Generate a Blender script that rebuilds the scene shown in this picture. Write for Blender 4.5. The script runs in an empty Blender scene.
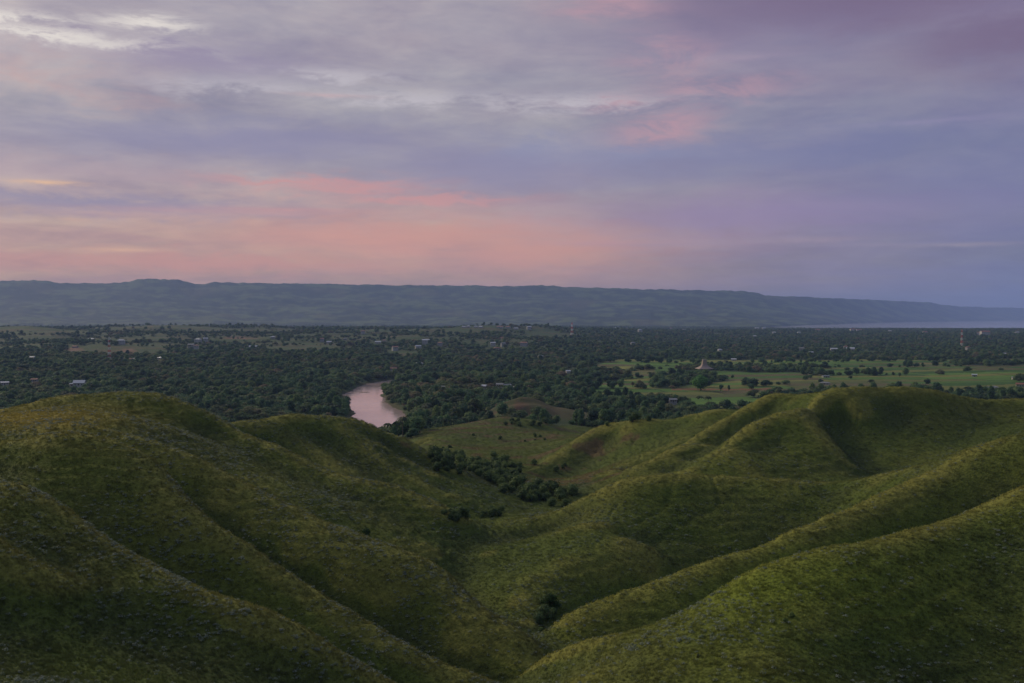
QUAL, WOODS, GRASS, HAZE = 1, 1, 1, 4.8e-5
import bpy, bmesh, math, random
import numpy as np
from mathutils import Vector, Matrix, Euler

random.seed(7)
rng = np.random.default_rng(7)
SC = bpy.context.scene
COL = SC.collection
F = 995.0            # focal length in pixels of the 1024 px wide frame
EYE = 100.0          # eye height above the river
HZ = 316.0           # row of the level horizon
PXC = 512.0

def ray_xyz(px, py, d):
    return ((px - PXC) / F * d, d, EYE - (py - HZ) / F * d)

# ------------------------------------------------------------------ noise
def _hash(ix, iy, seed):
    n = (ix.astype(np.int64) * 374761393 + iy.astype(np.int64) * 668265263 + seed * 1442695041) & 0xFFFFFFFF
    n = ((n ^ (n >> 13)) * 1274126177) & 0xFFFFFFFF
    return ((n ^ (n >> 16)) & 0xFFFF) / 65535.0

_ta = np.random.default_rng(99).uniform(0, 2 * math.pi, 512 * 512).astype(np.float32)
TCOS = np.cos(_ta); TSIN = np.sin(_ta)
def noise(x, y, seed=0):
    x = np.asarray(x, float); y = np.asarray(y, float)
    ix = np.floor(x); iy = np.floor(y)
    fx = (x - ix).astype(np.float32); fy = (y - iy).astype(np.float32)
    ix = ix.astype(np.int64) + seed * 37; iy = iy.astype(np.int64) + seed * 101
    x0 = ix & 511; x1 = (ix + 1) & 511; y0 = (iy & 511) << 9; y1 = ((iy + 1) & 511) << 9
    u = fx * fx * fx * (fx * (fx * 6 - 15) + 10); v = fy * fy * fy * (fy * (fy * 6 - 15) + 10)
    i = y0 + x0; n0 = TCOS[i] * fx + TSIN[i] * fy
    i = y0 + x1; n0 = n0 + u * (TCOS[i] * (fx - 1) + TSIN[i] * fy - n0)
    i = y1 + x0; n1 = TCOS[i] * fx + TSIN[i] * (fy - 1)
    i = y1 + x1; n1 = n1 + u * (TCOS[i] * (fx - 1) + TSIN[i] * (fy - 1) - n1)
    return (n0 + v * (n1 - n0)) * 1.5

def fbm(x, y, octs=4, seed=0, gain=0.5):
    s = 0; a = 1
    for k in range(octs):
        s = s + a * noise(x * 2 ** k + 13.7 * k, y * 2 ** k - 7.1 * k, seed + k)
        a *= gain
    return s

def sstep(a, b, x):
    t = np.clip((np.asarray(x, float) - a) / (b - a), 0, 1)
    return t * t * (3 - 2 * t)

def interp(x, pts):
    return np.interp(x, [p[0] for p in pts], [p[1] for p in pts])

# ------------------------------------------------------------------ near hills: crest and valley lines (column, row, distance)
LINES = [
 # crest of the knoll at the left and its long spur
 [(-60,446,172),(0,440,165),(50,429,160),(97,437,159),(126,455,157),(164,478,155),(202,510,152),(249,537,147),(293,569,143),(323,591,140),(358,609,137),(408,638,134),(455,665,131),(487,683,128)],
 [(0,476,154),(50,464,152.5),(97,476,150),(126,494,147.5),(164,518,144)],
 # second spur
 [(60,421,205),(88,426,196),(126,436,192),(158,446,190),(187,458,188),(223,478,186),(258,496,182),(299,516,177),(347,536,171),(388,552,168),(414,559,167),(440,574,165),(461,591,162),(484,609,158),(514,627,152),(541,645,148)],
 # third spur under the skyline
 [(205,412,278),(231,423,276),(255,433,270),(281,443,264),(309,458,258),(338,471,252),(367,478,248),(396,490,243),(426,502,238),(443,511,235),(461,517,236)],
 # skyline crest
 [(-80,412,285),(0,409,275),(38,399,278),(70,393,280),(117,390,280),(152,392,278),(176,399,276),(205,411,278),(228,417,290),(255,420,304),(294,412.5,320),(329,415,327),(367,421,331),(402,437,332),(432,458,327),(455,471,321),(484,487,315),(505,496,312)],
 [(330,418,324),(345,431,316),(368,448,308),(396,469,299),(428,485,290),(455,496,285)],
 [(362,424,326),(382,443,316),(402,455,310),(426,470,304),(461,487,298),(484,497,296)],
 # gullies between those small spurs
 [(328,447,310),(352,464,300),(385,482,292),(420,497,283)],
 [(372,441,322),(388,457,314),(415,475,303),(445,491,295)],
 [(395,447,328),(420,462,322),(448,478,315)],
 # valley behind the first spur
 [(-60,462,186),(0,452,185),(60,442,187),(97,450,183),(126,460,179),(164,486,175),(202,522,170),(249,551,164),(293,583,159),(323,604,155),(358,623,150),(408,652,146),(455,679,142),(500,700,138)],
 [(0,425,215),(60,419,225),(-80,428,220)],
 # valley behind the second spur
 [(138,428,226),(158,462,214),(187,482,210),(223,503,206),(258,520,201),(299,540,196),(347,558,191),(388,571,188),(420,580,190),(440,588,194)],
 [(250,475,226),(299,503,216),(347,531,210),(396,538,210),(440,543,212),(484,547,216)],
 # hollow of the big face
 [(115,400,270),(150,418,261),(187,432,255),(223,450,247),(258,470,240),(299,488,234),(338,503,229)],
 [(70,405,260),(100,416,236)],
 # valley behind the third spur
 [(232,428,292),(255,441,289),(281,457,284),(338,481,271),(396,499,260),(443,520,256),(490,524,262)],
 [(300,436,308),(320,452,296),(345,470,285)],
 # the main valley, going away from the viewer
 [(500,735,122),(530,680,142),(545,652,154),(512,642,168),(480,620,182),(452,594,198),(456,570,212),(487,546,226),(500,525,256),(520,506,300),(540,492,338),(520,478,380),(498,465,425),(470,455,470),(440,446,520),(418,438,580),(405,432,680)],
 # near left ridge
 [(-40,478,116),(0,487,112),(29,512,110),(59,533,108),(97,555,106),(132,574,104),(187,597,102),(223,607.5,102),(255,615,102),(293,630,102),(314,647,102),(347,665,103),(391,683,104),(430,705,106)],
 [(0,530,96),(44,553,96),(88,577,98),(125,592,100)],
 [(0,508,106),(40,532,104),(80,560,102)],
 [(-40,500,134),(0,505,132),(59,555,128),(97,580,126),(132,597,124),(187,617,122),(255,634,121),(314,667,119),(391,700,118),(440,725,118)],
 [(0,683,75),(75,683,78),(150,683,84),(230,683,92),(300,683,99)],
 [(40,600,97),(110,630,95),(180,640,98)],
 [(0,640,84),(60,650,85)],
 # centre right hill
 [(480,541,232),(509,528,250),(539,516,256),(568,505,257),(597,490,256),(626,478,253),(656,475,251),(685,474,250),(729,475,248),(783,478,244),(820,481,241),(853,481,238),(888,472.5,234),(911,467,228)],
 [(597,521,226),(560,531,224),(530,543,220),(502,558,214),(478,575,205)],
 [(600,536,217),(565,550,210),(535,566,203),(508,585,194)],
 [(505,615,180),(530,618,173)],
 [(655,500,241),(720,502,239),(790,500,234),(840,497,233)],
 [(640,540,213),(600,550,207),(565,563,200),(538,580,193),(516,600,184)],
 [(640,545,221),(700,548,222),(745,538,225)],
 [(826,542,215),(785,566,209),(741,578,204),(700,588,199),(667,596,192),(621,603,181),(590,612,177),(562,618,170),(548,634,162)],
 [(880,500,214),(910,486,214)],
 # spur behind the near right hill
 [(1090,412,222),(1024,433,215),(996,439,213),(976,449,210),(952,461,208),(923,472,205),(888,487,200),(862,502,196),(826,513,192),(791,528,186),(777,540,183),(741,549,178),(703,559,175),(667,574,171),(621,588,168),(568,600,167)],
 [(1024,515,188),(947,540,180),(888,556,172),(841,566,168),(794,578,164),(753,592,158),(708,612,148),(660,640,146),(612,648,146),(575,655,148),(545,660,148)],
 # near right ridge
 [(1090,468,158),(1024,484,150),(999,497,147),(976,511,145),(947,521,143),(917,528,140),(888,537,137),(870,543,136),(841,544,135),(818,546,134),(794,555,132),(753,566,130),(708,600,128),(679,615,127),(644,632,127),(612,636,129),(582,639,132),(556,648,135),(524,662,136),(486,677,134)],
 [(1024,540,136),(950,560,132),(870,575,125),(820,620,113),(770,660,104),(750,683,100)],
 [(1024,610,122),(960,620,119),(900,650,111),(870,690,103)],
 [(1024,683,109),(950,700,105)],
 [(650,683,106),(600,683,110),(560,690,114)],
 # right far ridge: skyline
 [(1100,399,400),(1024,398,400),(988,399,400),(958,395,396),(929,388,390),(900,385,385),(870,385.5,381),(835,387.5,378),(824,395,368),(809,405,358),(797,408,353),(777,411,348),(753,420,342),(739,433,336),(724,446,329),(706,458,321),(688,471,312)],
 [(835,389,384),(812,393,395),(783,393,402),(768,393,406),(759,399,406),(739,408,400),(723,417,392),(700,431,380),(685,442,371),(665,453,361),(645,466,349)],
 [(714,408,440),(691,414,446),(670,420,448),(644,418,458),(609,423,468),(591,429,466),(568,448,450),(545,463,428),(524,474,405)],
 [(740,436,350),(708,443,352),(679,446,348),(656,458,338),(629,474,326)],
 [(690,437,410),(665,447,400),(640,458,388),(612,470,372),(590,480,358)],
 # gullies of the right far ridge
 [(800,414,372),(765,420,368),(735,440,352),(715,447,345)],
 [(745,414,418),(715,425,408),(690,441,392),(665,453,380)],
 [(728,450,320),(745,465,308),(760,478,300)],
 [(830,425,366),(845,450,342),(864,475,312)],
 [(809,412,350),(827,431,334),(856,461,316)],
 [(940,408,376),(923,424,364),(888,447,344),(866,466,322)],
 [(900,415,372),(875,440,350)],
 [(985,420,372),(960,440,350),(920,460,325)],
 [(820,490,285),(760,486,290),(700,482,296),(650,482,302),(610,490,305),(580,500,300)],
 # low hills beyond
 [(560,440,520),(600,434,530)],
 [(470,447,540),(520,443,560),(560,452,470)],
 [(430,432,650),(480,428,650)],
 [(478,421,700),(505,416,705),(540,421,700)],
 [(480,427,745),(540,427,745)],
 [(545,421,760),(567,415,765),(590,421,760)],
]
XYZ = [ # further control points in metres
 (0,0,98.3),(0,-25,97),(-18,0,97.5),(18,0,97.5),(-60,0,93),(70,0,94),(0,18,89),(-20,20,88),(24,20,89),(0,40,77),(-30,40,80),(40,40,81),(0,62,68),(0,85,60),(0,108,55),
 (-30,70,73),(45,65,73),(-80,60,84),(90,60,84),(-120,110,86),(130,110,86),(-150,60,86),(160,60,86),(0,-80,85),(-80,-60,84),(80,-60,84),
 (-120,170,83),(-180,200,80),(-200,280,76),(-260,320,66),(150,200,78),(180,260,76),(220,330,70),(250,400,68),(300,300,70),(300,200,75),(-280,200,78),(300,100,82),(-280,100,84),
 # backs of the skyline hills
 (-190,340,52),(-130,340,52),(-90,350,50),(-190,400,28),(-120,400,28),(-70,395,36),(-200,470,12),(-120,470,13),(-50,450,26),(-40,395,38),
 (-200,560,9),(-100,560,11),(-200,650,8),(-100,650,10),(-50,560,22),(-320,450,14),(-350,560,9),(-350,380,40),(-420,300,60),
 (100,470,50),(150,450,58),(200,460,55),(60,520,40),(110,540,34),(170,530,30),(220,530,28),(120,620,14),(200,620,10),(280,560,20),(350,480,40),(60,620,24),(30,600,30),(60,700,12),(300,650,8),(20,680,22),
 (400,620,8),(450,500,30),(420,380,60),(-60,740,8),(-140,760,7),(-250,760,6),(-350,700,7),(-450,560,9),(-450,700,7),(150,720,8),(300,740,6),(450,740,6),
]
CREST = {(-60,446,172),(60,421,205),(205,412,278),(-80,412,285),(-40,478,116),(480,541,232),(597,521,226),(640,540,213),(1100,399,400),(835,389,384),(714,408,440),(740,436,350),(690,437,410),(940,408,376)}
# floors hidden behind a crest lie deeper than the sight line: metres of extra depth by first point
DEEP = {(-60,462,186): 4.5, (138,428,226): 3.5, (232,428,292): 3.0, (0,505,132): 2.5, (-40,500,134): 2.5, (826,542,215): 4.0, (1024,515,188): 4.0, (820,490,285): 4.0,
        (345,447,316): 1.6, (378,450,321): 1.6, (395,447,328): 1.5, (800,414,372): 2.5, (745,414,418): 2.5, (880,500,214): 1.5, (640,545,221): .5, (830,425,366): 1.0, (250,475,226): 1.2, (0,508,106): .8}
def build_rbf():
    P = []
    for L in LINES:
        pts = [ray_xyz(*p) for p in L]; dz = 1.5 * DEEP.get(tuple(L[0]), 0.0)
        pts = [(p[0], p[1], p[2] - dz * (1 if 0 < i < len(pts) - 1 else .4)) for i, p in enumerate(pts)]
        for a, b in zip(pts[:-1], pts[1:]):
            n = max(1, int(math.dist(a, b) / 7))
            for k in range(n):
                t = k / n
                P.append([a[i] + (b[i] - a[i]) * t for i in range(3)])
        P.append(list(pts[-1]))
    for p in XYZ:
        P.append(list(p))
    # the flanks fall away on both sides of every crest
    S = []; Q = np.array(P)
    for L in LINES:
        if tuple(L[0]) not in CREST: continue
        pts = [ray_xyz(*p) for p in L]
        for a, b in zip(pts[:-1], pts[1:]):
            dx, dy = b[0] - a[0], b[1] - a[1]; ln = math.hypot(dx, dy)
            if ln < 2: continue
            nx, ny = -dy / ln, dx / ln
            off = 7.5 if a[1] < 230 else (8.5 if a[1] < 300 else 11.0)
            for k in range(max(1, int(ln / 8))):
                t = (k + .5) / max(1, int(ln / 8)); c = [a[i] + (b[i] - a[i]) * t for i in range(3)]
                for sg in (-1, 1):
                    q = (c[0] + nx * off * sg, c[1] + ny * off * sg, c[2] - off * .33)
                    if np.min(np.hypot(Q[:, 0] - q[0], Q[:, 1] - q[1])) > off * .86: S.append(list(q))
    P += S
    P = np.array(P)
    n = len(P)
    d = np.hypot(P[:, None, 0] - P[None, :, 0], P[:, None, 1] - P[None, :, 1])
    c = 1.2
    A = np.sqrt(d * d + c * c)
    A[np.diag_indices(n)] -= .4      # a little smoothing
    M = np.zeros((n + 3, n + 3)); M[:n, :n] = A
    M[:n, n] = 1; M[:n, n + 1] = P[:, 0] / 100; M[:n, n + 2] = P[:, 1] / 100
    M[n:, :n] = M[:n, n:].T
    rhs = np.zeros(n + 3); rhs[:n] = P[:, 2]
    w = np.linalg.solve(M, rhs)
    gx = np.arange(GX0, GX1 + .1, GS); gy = np.arange(GY0, GY1 + .1, GS)
    X, Y = np.meshgrid(gx, gy)
    x = X.ravel(); y = Y.ravel(); out = np.zeros(x.size)
    for s in range(0, x.size, 8000):
        xs = x[s:s + 8000, None]; ys = y[s:s + 8000, None]
        K = np.sqrt((xs - P[None, :, 0]) ** 2 + (ys - P[None, :, 1]) ** 2 + c * c)
        out[s:s + 8000] = K @ w[:n] + w[n] + w[n + 1] * xs[:, 0] / 100 + w[n + 2] * ys[:, 0] / 100
    out = out.reshape(X.shape)
    for ax in (0, 1):
        for _ in range(2): out = .25 * np.roll(out, 1, ax) + .5 * out + .25 * np.roll(out, -1, ax)
    return out
GX0, GX1, GY0, GY1, GS = -520.0, 520.0, -120.0, 900.0, 2.0
RB = build_rbf()

def sample_rb(x, y):
    fx = np.clip((x - GX0) / GS, 1, RB.shape[1] - 3.001); fy = np.clip((y - GY0) / GS, 1, RB.shape[0] - 3.001)
    ix = np.floor(fx).astype(int); iy = np.floor(fy).astype(int)
    tx = fx - ix; ty = fy - iy
    def w(t):
        return (-.5 * t + t * t - .5 * t ** 3, 1 - 2.5 * t * t + 1.5 * t ** 3, .5 * t + 2 * t * t - 1.5 * t ** 3, -.5 * t * t + .5 * t ** 3)
    wx = w(tx); wy = w(ty); s = 0
    for j in range(4):
        r = 0
        for i in range(4):
            r = r + RB[iy + j - 1, ix + i - 1] * wx[i]
        s = s + r * wy[j]
    return s

# ------------------------------------------------------------------ river (outline in metres on the water level)
RIV_PX_L = [(388,380.5),(372,383),(360,386),(354,390),(344,394),(341,400),(343,408),(354,411),(352,421),(330,427)]
RIV_PX_R = [(398,380.5),(395,384),(390,388),(386,392),(377,395),(384,398),(385,403),(390,406),(400,411),(409,418),(404,427)]
def w0(px, py):
    p = ray_xyz(px, py, (EYE) * F / (py - HZ)); return (p[0], p[1])
RIV = [(180,1800),(60,1700),(-80,1640)] + [w0(*p) for p in RIV_PX_L] + [(-300,830),(-520,860),(-900,1000),(-900,900),(-520,780),(-300,765),(-175,800)] + [w0(*p) for p in RIV_PX_R[::-1]] + [(-60,1560),(80,1610),(200,1710)]
def poly_sdf(x, y, poly):
    """signed distance to a polygon, negative inside"""
    x = np.asarray(x, float); y = np.asarray(y, float)
    d = np.full(x.shape, 1e9); inside = np.zeros(x.shape, bool)
    n = len(poly)
    for i in range(n):
        ax, ay = poly[i]; bx, by = poly[(i + 1) % n]
        ex, ey = bx - ax, by - ay
        t = np.clip(((x - ax) * ex + (y - ay) * ey) / (ex * ex + ey * ey + 1e-9), 0, 1)
        d = np.minimum(d, np.hypot(x - ax - ex * t, y - ay - ey * t))
        c = ((ay > y) != (by > y)) & (x < (bx - ax) * (y - ay) / (by - ay + 1e-12) + ax)
        inside ^= c
    return np.where(inside, -d, d)

RIDGE_Y = [(-700,285),(-200,283),(0,281),(40,280),(60,283),(110,283.3),(128,281.5),(138,279.5),(150,278.5),(180,280),(190,282),(195,284),(205,283.5),(215,282),(256,283),(400,285),(512,286),(540,285.2),(560,286.5),(640,289),(740,291),(757,292.5),(766,295.5),(800,296.5),(830,298),(880,300),(930,302.5),(945,305),(960,306.5),(1024,308),(1100,311),(1200,316),(1400,320)]
RIDGE_D = [(-700,12500),(0,12500),(400,13000),(640,13400),(770,14500),(830,15800),(880,18000),(1024,24500),(1400,26500)]
FOOT_D  = [(-700,8200),(0,8200),(600,8400),(755,8600),(768,8900),(828,11700),(888,15200),(1024,22300),(1100,26000),(1400,29000)]

def base_n(x, y):
    return 5.0 + 2.2 * fbm(x / 260, y / 260, 3, 3) + (18 + 6 * noise(x / 22, y / 22, 8)) * np.exp(-(np.hypot(x - (521 - 512) / F * 850, (y - 850) * .8) / 34.0) ** 1.5) + 10 * np.exp(-(np.hypot((x - 45) * .8, (y - 850) * .9) / 60) ** 2)

def base_z(x, y):
    """plain, low hills, sea bed and the long plateau beyond"""
    d = np.maximum(y, 1.0); px = PXC + x / d * F
    px = np.where(y < 200, PXC + np.clip(x, -600, 600), px)
    z = 5.0 + 2.2 * fbm(x / 260, y / 260, 3, 3)
    # low hills left of centre
    left = 1 - sstep(560, 700, px)
    env = interp(d, [(0,0),(1500,0),(2300,8),(2900,17),(3500,24),(4300,26),(5200,20),(7000,12),(8500,10)])
    rid = 1 - np.abs(fbm(x / 620 + 3, y / 950, 4, 11))
    bump = np.clip(rid - .45, 0, 1) * interp(d, [(0,0),(2200,0),(2800,22),(3400,34),(4300,34),(5200,20),(7000,6)])
    def g(px0, d0, sx, sd, h):
        return h * np.exp(-((px - px0) / sx) ** 2 - ((d - d0) / sd) ** 2)
    knolls = g(150,4000,60,420,20) + g(20,3500,50,300,20) + g(480,3700,55,350,24) + g(250,4300,50,350,12) + g(545,3900,22,220,16)
    knolls = knolls + g(-120,3400,70,350,20) + g(90,2500,80,160,12) + g(230,3200,60,220,14) + g(420,3000,50,220,13) + g(360,3700,40,250,8)
    z = z + left * (env + bump * .8 + knolls)
    z = z + (1 - left) * (interp(d, [(0,0),(2500,2),(4500,5),(8000,3)]) + g(640,4600,60,500,14) + g(770,5200,90,500,10) + g(960,4200,80,500,8))
    # wooded rise right of the river
    z = z + g(470,1180,45,120,12) + g(520,1400,60,160,8) + g(440,1050,22,70,5) + g(300,2000,80,300,8) + g(60,1900,90,260,8)
    # bare conical hill
    r = np.hypot(x - (521 - 512) / F * 850, (y - 850) * .8)
    cone = (18 + 6 * noise(x / 22, y / 22, 8)) * np.exp(-(r / 34.0) ** 1.5)
    r2 = np.hypot((x - 45) * .8, (y - 850) * .9)
    z = z + cone + 10 * np.exp(-(r2 / 60) ** 2)
    # plateau
    if not (y > 6500).any(): return z
    fd = interp(px, FOOT_D); rd = interp(px, RIDGE_D); ry0 = interp(px, RIDGE_Y)
    t = np.clip((d - fd) / (rd - fd), 0, 1.0)
    rys = interp(px, [(-700,284),(0,282.5),(150,281),(400,285),(640,289),(765,294),(880,300),(1024,308),(1400,320)])
    ry = rys + (ry0 - rys) * np.where(d > rd, 1, t ** 3)
    gul = .55 * fbm(px / 50 + d / 9000., d / 2300, 5, 21, .5) + .6 * fbm(px / 160, d / 900 + px / 300, 4, 23, .5)
    prof = interp(t, [(0,0),(.12,.10),(.25,.2),(.4,.3),(.55,.45),(.68,.60),(.8,.74),(.9,.88),(1,1)])
    y_foot = HZ + (EYE - 6) * F / fd
    amp = np.sin(np.pi * np.clip(t, 0, 1)) ** .8
    py = y_foot + (ry - y_foot) * np.clip(prof, 0, 1)
    zt = EYE - (py - HZ) / F * d + amp * gul * 46 * (rd - fd) / 4500
    crest = 1 - sstep(0, .10, np.abs(t - 1))
    zt = zt + (d < rd * 1.03) * crest * 9 * fbm(px / 9., d / 900, 3, 31)
    top = EYE - (ry - HZ) / F * rd
    zt = np.where(d > rd, top - (d - rd) * .03 + 9 * (1 - sstep(0, 900, d - rd)) * fbm(px / 9., d / 900, 3, 31), zt)
    k = sstep(0, .05, t)
    z = z * (1 - k) + zt * k
    # sea
    coast_near = interp(px, [(750,8700),(768,8000),(800,7600),(1024,7400),(1400,7300)])
    w = sstep(748, 762, px) * sstep(0, 90, d - coast_near - 60 * fbm(px / 8, d * 0, 3, 5)) * (1 - sstep(0, 150, d - fd))
    z = z * (1 - w) - 6 * w
    return z

def slope_mag(f, x, y, e=1.5):
    return np.hypot(f(x + e, y) - f(x - e, y), f(x, y + e) - f(x, y - e)) / (2 * e)

def Z0(x, y):
    x = np.asarray(x, float); y = np.asarray(y, float)
    x, y = np.broadcast_arrays(x, y); shp = x.shape; x = x.ravel(); y = y.ravel()
    near = y < 900
    z = np.empty(x.shape)
    if near.any(): z[near] = Z0n(x[near], y[near])
    if (~near).any(): z[~near] = base_z(x[~near], y[~near])
    return z.reshape(shp)
def Z0n(x, y):
    inner = (y < 500) & (np.abs(x) < 380) & (y > -60)
    if inner.all(): return sample_rb(x, y)
    if inner.any():
        z = np.empty(x.shape); z[inner] = sample_rb(x[inner], y[inner]); z[~inner] = Z0n(x[~inner], y[~inner]); return z
    b = base_n(x, y)
    w = (1 - sstep(700, 840, y)) * (1 - sstep(380, 500, np.abs(x))) * sstep(-110, -60, y)
    roll = 45 + 14 * fbm(x / 120, y / 120, 3, 77)
    roll = np.where(y < 450, 68 + 12 * fbm(x / 110, y / 110, 3, 77), roll) * (1 - sstep(420, 560, y)) + b * sstep(420, 560, y)
    side = 1 - sstep(500, 620, y)
    bb = b * (1 - side) + roll * side
    r = sample_rb(x, y)
    z = np.where(w > 0, r * w + bb * (1 - w), bb)
    z = np.where(y > 840, b, z)
    return z

RSEL = lambda x, y: (y > 560) & (y < 2000) & (x > -1200) & (x < 500)
def Zf(x, y, detail=True):
    x = np.asarray(x, float); y = np.asarray(y, float)
    shp = np.broadcast(x, y).shape
    x = np.broadcast_to(x, shp).ravel().astype(float); y = np.broadcast_to(y, shp).ravel().astype(float)
    z = Z0(x, y)
    near = 1 - sstep(560, 720, y)
    m = near > 0
    if m.any():
        xm, ym = x[m], y[m]
        zz = z[m]; nm = near[m]
        far_k = sstep(40, 110, np.hypot(xm, ym))
        # hollows and shallow gullies running down the faces
        und = .20 * fbm(xm / 34, ym / 34, 3, 41) + .07 * fbm(xm / 8, ym / 8, 3, 43)
        gl = np.abs(fbm(xm / 24 + .5 * noise(xm / 40, ym / 40, 5), ym / 24, 2, 47))
        und = und - .32 * (1 - sstep(0, .16, gl)) * sstep(120, 260, ym)
        zz = zz + nm * und * far_k
        if detail:
            g = slope_mag(sample_rb, xm, ym, 3.0)
            k = sstep(.10, .34, g) * (.3 + .7 * sstep(-.35, .35, fbm(xm / 38, ym / 38, 3, 53)))
            lam = 1.45
            ph = zz / lam + .9 * fbm(xm / 24, ym / 24, 4, 59, .6)
            fr = ph - np.floor(ph)
            st = np.where(fr < .62, fr / .62, (1 - fr) / .38)
            zz = zz + nm * k * .58 * (st - .5) * (.6 + .4 * sstep(120, 300, ym)) * sstep(60, 120, ym)
        z[m] = zz
    # river channel
    m = RSEL(x, y)
    if m.any():
        s = poly_sdf(x[m], y[m], RIV) + 3.5 * fbm(x[m] / 22, y[m] / 22, 3, 61)
        bar = np.exp(-(((x[m] - RBAR[0]) / 15) ** 2 + ((y[m] - RBAR[1]) / 11) ** 2) ** 1.5)
        bank = -2.5 + 3.6 * sstep(-7, 5, s) + np.maximum(s - 4, 0) * .33
        zc = np.minimum(z[m], bank)
        z[m] = np.maximum(zc, -2.5 + 2.9 * bar)
    return z.reshape(shp)
RBAR = w0(364, 392.3)
# nothing may rise above the sight line to the river; used to place things on the ground under a pixel
def hit(px, py, d0=60.0, d1=30000.0, n=900):
    d = np.exp(np.linspace(math.log(d0), math.log(d1), n))
    x = (px - PXC) / F * d; zr = EYE - (py - HZ) / F * d
    z = Zf(x, d, False)
    i = np.argmax(z >= zr)
    a, b = d[max(i - 1, 0)], d[i]
    t = (zr[i - 1] - z[i - 1]) / ((zr[i - 1] - z[i - 1]) + (z[i] - zr[i]) + 1e-9) if i else 0
    D = a + (b - a) * t
    X = (px - PXC) / F * D
    return X, D, float(Zf(np.array([X]), np.array([D]))[0])
# ================================================================== materials
def new_mat(name):
    m = bpy.data.materials.new(name); m.use_nodes = True
    nt = m.node_tree; b = nt.nodes['Principled BSDF']
    return m, nt, b
def N(nt, typ, **kw):
    n = nt.nodes.new(typ)
    for k, v in kw.items():
        if k.startswith('i_'):
            key = k[2:]
            n.inputs[int(key) if key.isdigit() else key.replace('_', ' ')].default_value = v
        else:
            setattr(n, k, v)
    return n
def LK(nt, a, b): nt.links.new(a, b)
def ramp(nt, fac, stops, mode='LINEAR'):
    r = nt.nodes.new('ShaderNodeValToRGB'); r.color_ramp.interpolation = mode
    el = r.color_ramp.elements
    while len(el) < len(stops): el.new(0.5)
    for e, (p, c) in zip(el, stops):
        e.position = p; e.color = (*c, 1) if len(c) == 3 else c
    LK(nt, fac, r.inputs[0]); return r
def mixc(nt, fac, a, b, mode='MIX'):
    m = nt.nodes.new('ShaderNodeMix'); m.data_type = 'RGBA'; m.blend_type = mode
    for sock, v in ((m.inputs[0], fac), (m.inputs[6], a), (m.inputs[7], b)):
        if hasattr(v, 'node'): LK(nt, v, sock)
        elif isinstance(v, (int, float)): sock.default_value = v
        else: sock.default_value = (*v, 1)
    return m.outputs[2]
def mth(nt, op, a, b=None, c=None, clamp=False):
    m = nt.nodes.new('ShaderNodeMath'); m.operation = op; m.use_clamp = clamp
    for i, v in enumerate((a, b, c)):
        if v is None: continue
        if hasattr(v, 'node'): LK(nt, v, m.inputs[i])
        else: m.inputs[i].default_value = v
    return m.outputs[0]

def mat_ground():
    m, nt, b = new_mat('ground_cover')
    at = N(nt, 'ShaderNodeAttribute', attribute_name='tint')
    geo = N(nt, 'ShaderNodeNewGeometry')
    n1 = N(nt, 'ShaderNodeTexNoise'); n1.inputs['Scale'].default_value = 1.1; n1.inputs['Detail'].default_value = 5; n1.inputs['Roughness'].default_value = .7
    n2 = N(nt, 'ShaderNodeTexNoise'); n2.inputs['Scale'].default_value = .16; n2.inputs['Detail'].default_value = 4
    LK(nt, geo.outputs['Position'], n1.inputs['Vector']); LK(nt, geo.outputs['Position'], n2.inputs['Vector'])
    r1 = ramp(nt, n1.outputs['Fac'], [(.28, (.65, .65, .62)), (.5, (.97, .97, .97)), (.72, (1.35, 1.32, 1.25))])
    r2 = ramp(nt, n2.outputs['Fac'], [(.3, (.9, .93, .92)), (.7, (1.1, 1.07, 1.05))])
    c = mixc(nt, 1.0, at.outputs['Color'], r1.outputs[0], 'MULTIPLY')
    c = mixc(nt, 1.0, c, r2.outputs[0], 'MULTIPLY')
    LK(nt, c, b.inputs['Base Color']); b.inputs['Roughness'].default_value = .95
    b.inputs['Specular IOR Level'].default_value = .1
    n3 = N(nt, 'ShaderNodeTexNoise'); n3.inputs['Scale'].default_value = 2.3; n3.inputs['Detail'].default_value = 4
    LK(nt, geo.outputs['Position'], n3.inputs['Vector'])
    bp = N(nt, 'ShaderNodeBump'); bp.inputs['Strength'].default_value = .8; bp.inputs['Distance'].default_value = .35
    LK(nt, n3.outputs['Fac'], bp.inputs['Height']); LK(nt, bp.outputs[0], b.inputs['Normal'])
    return m

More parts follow.
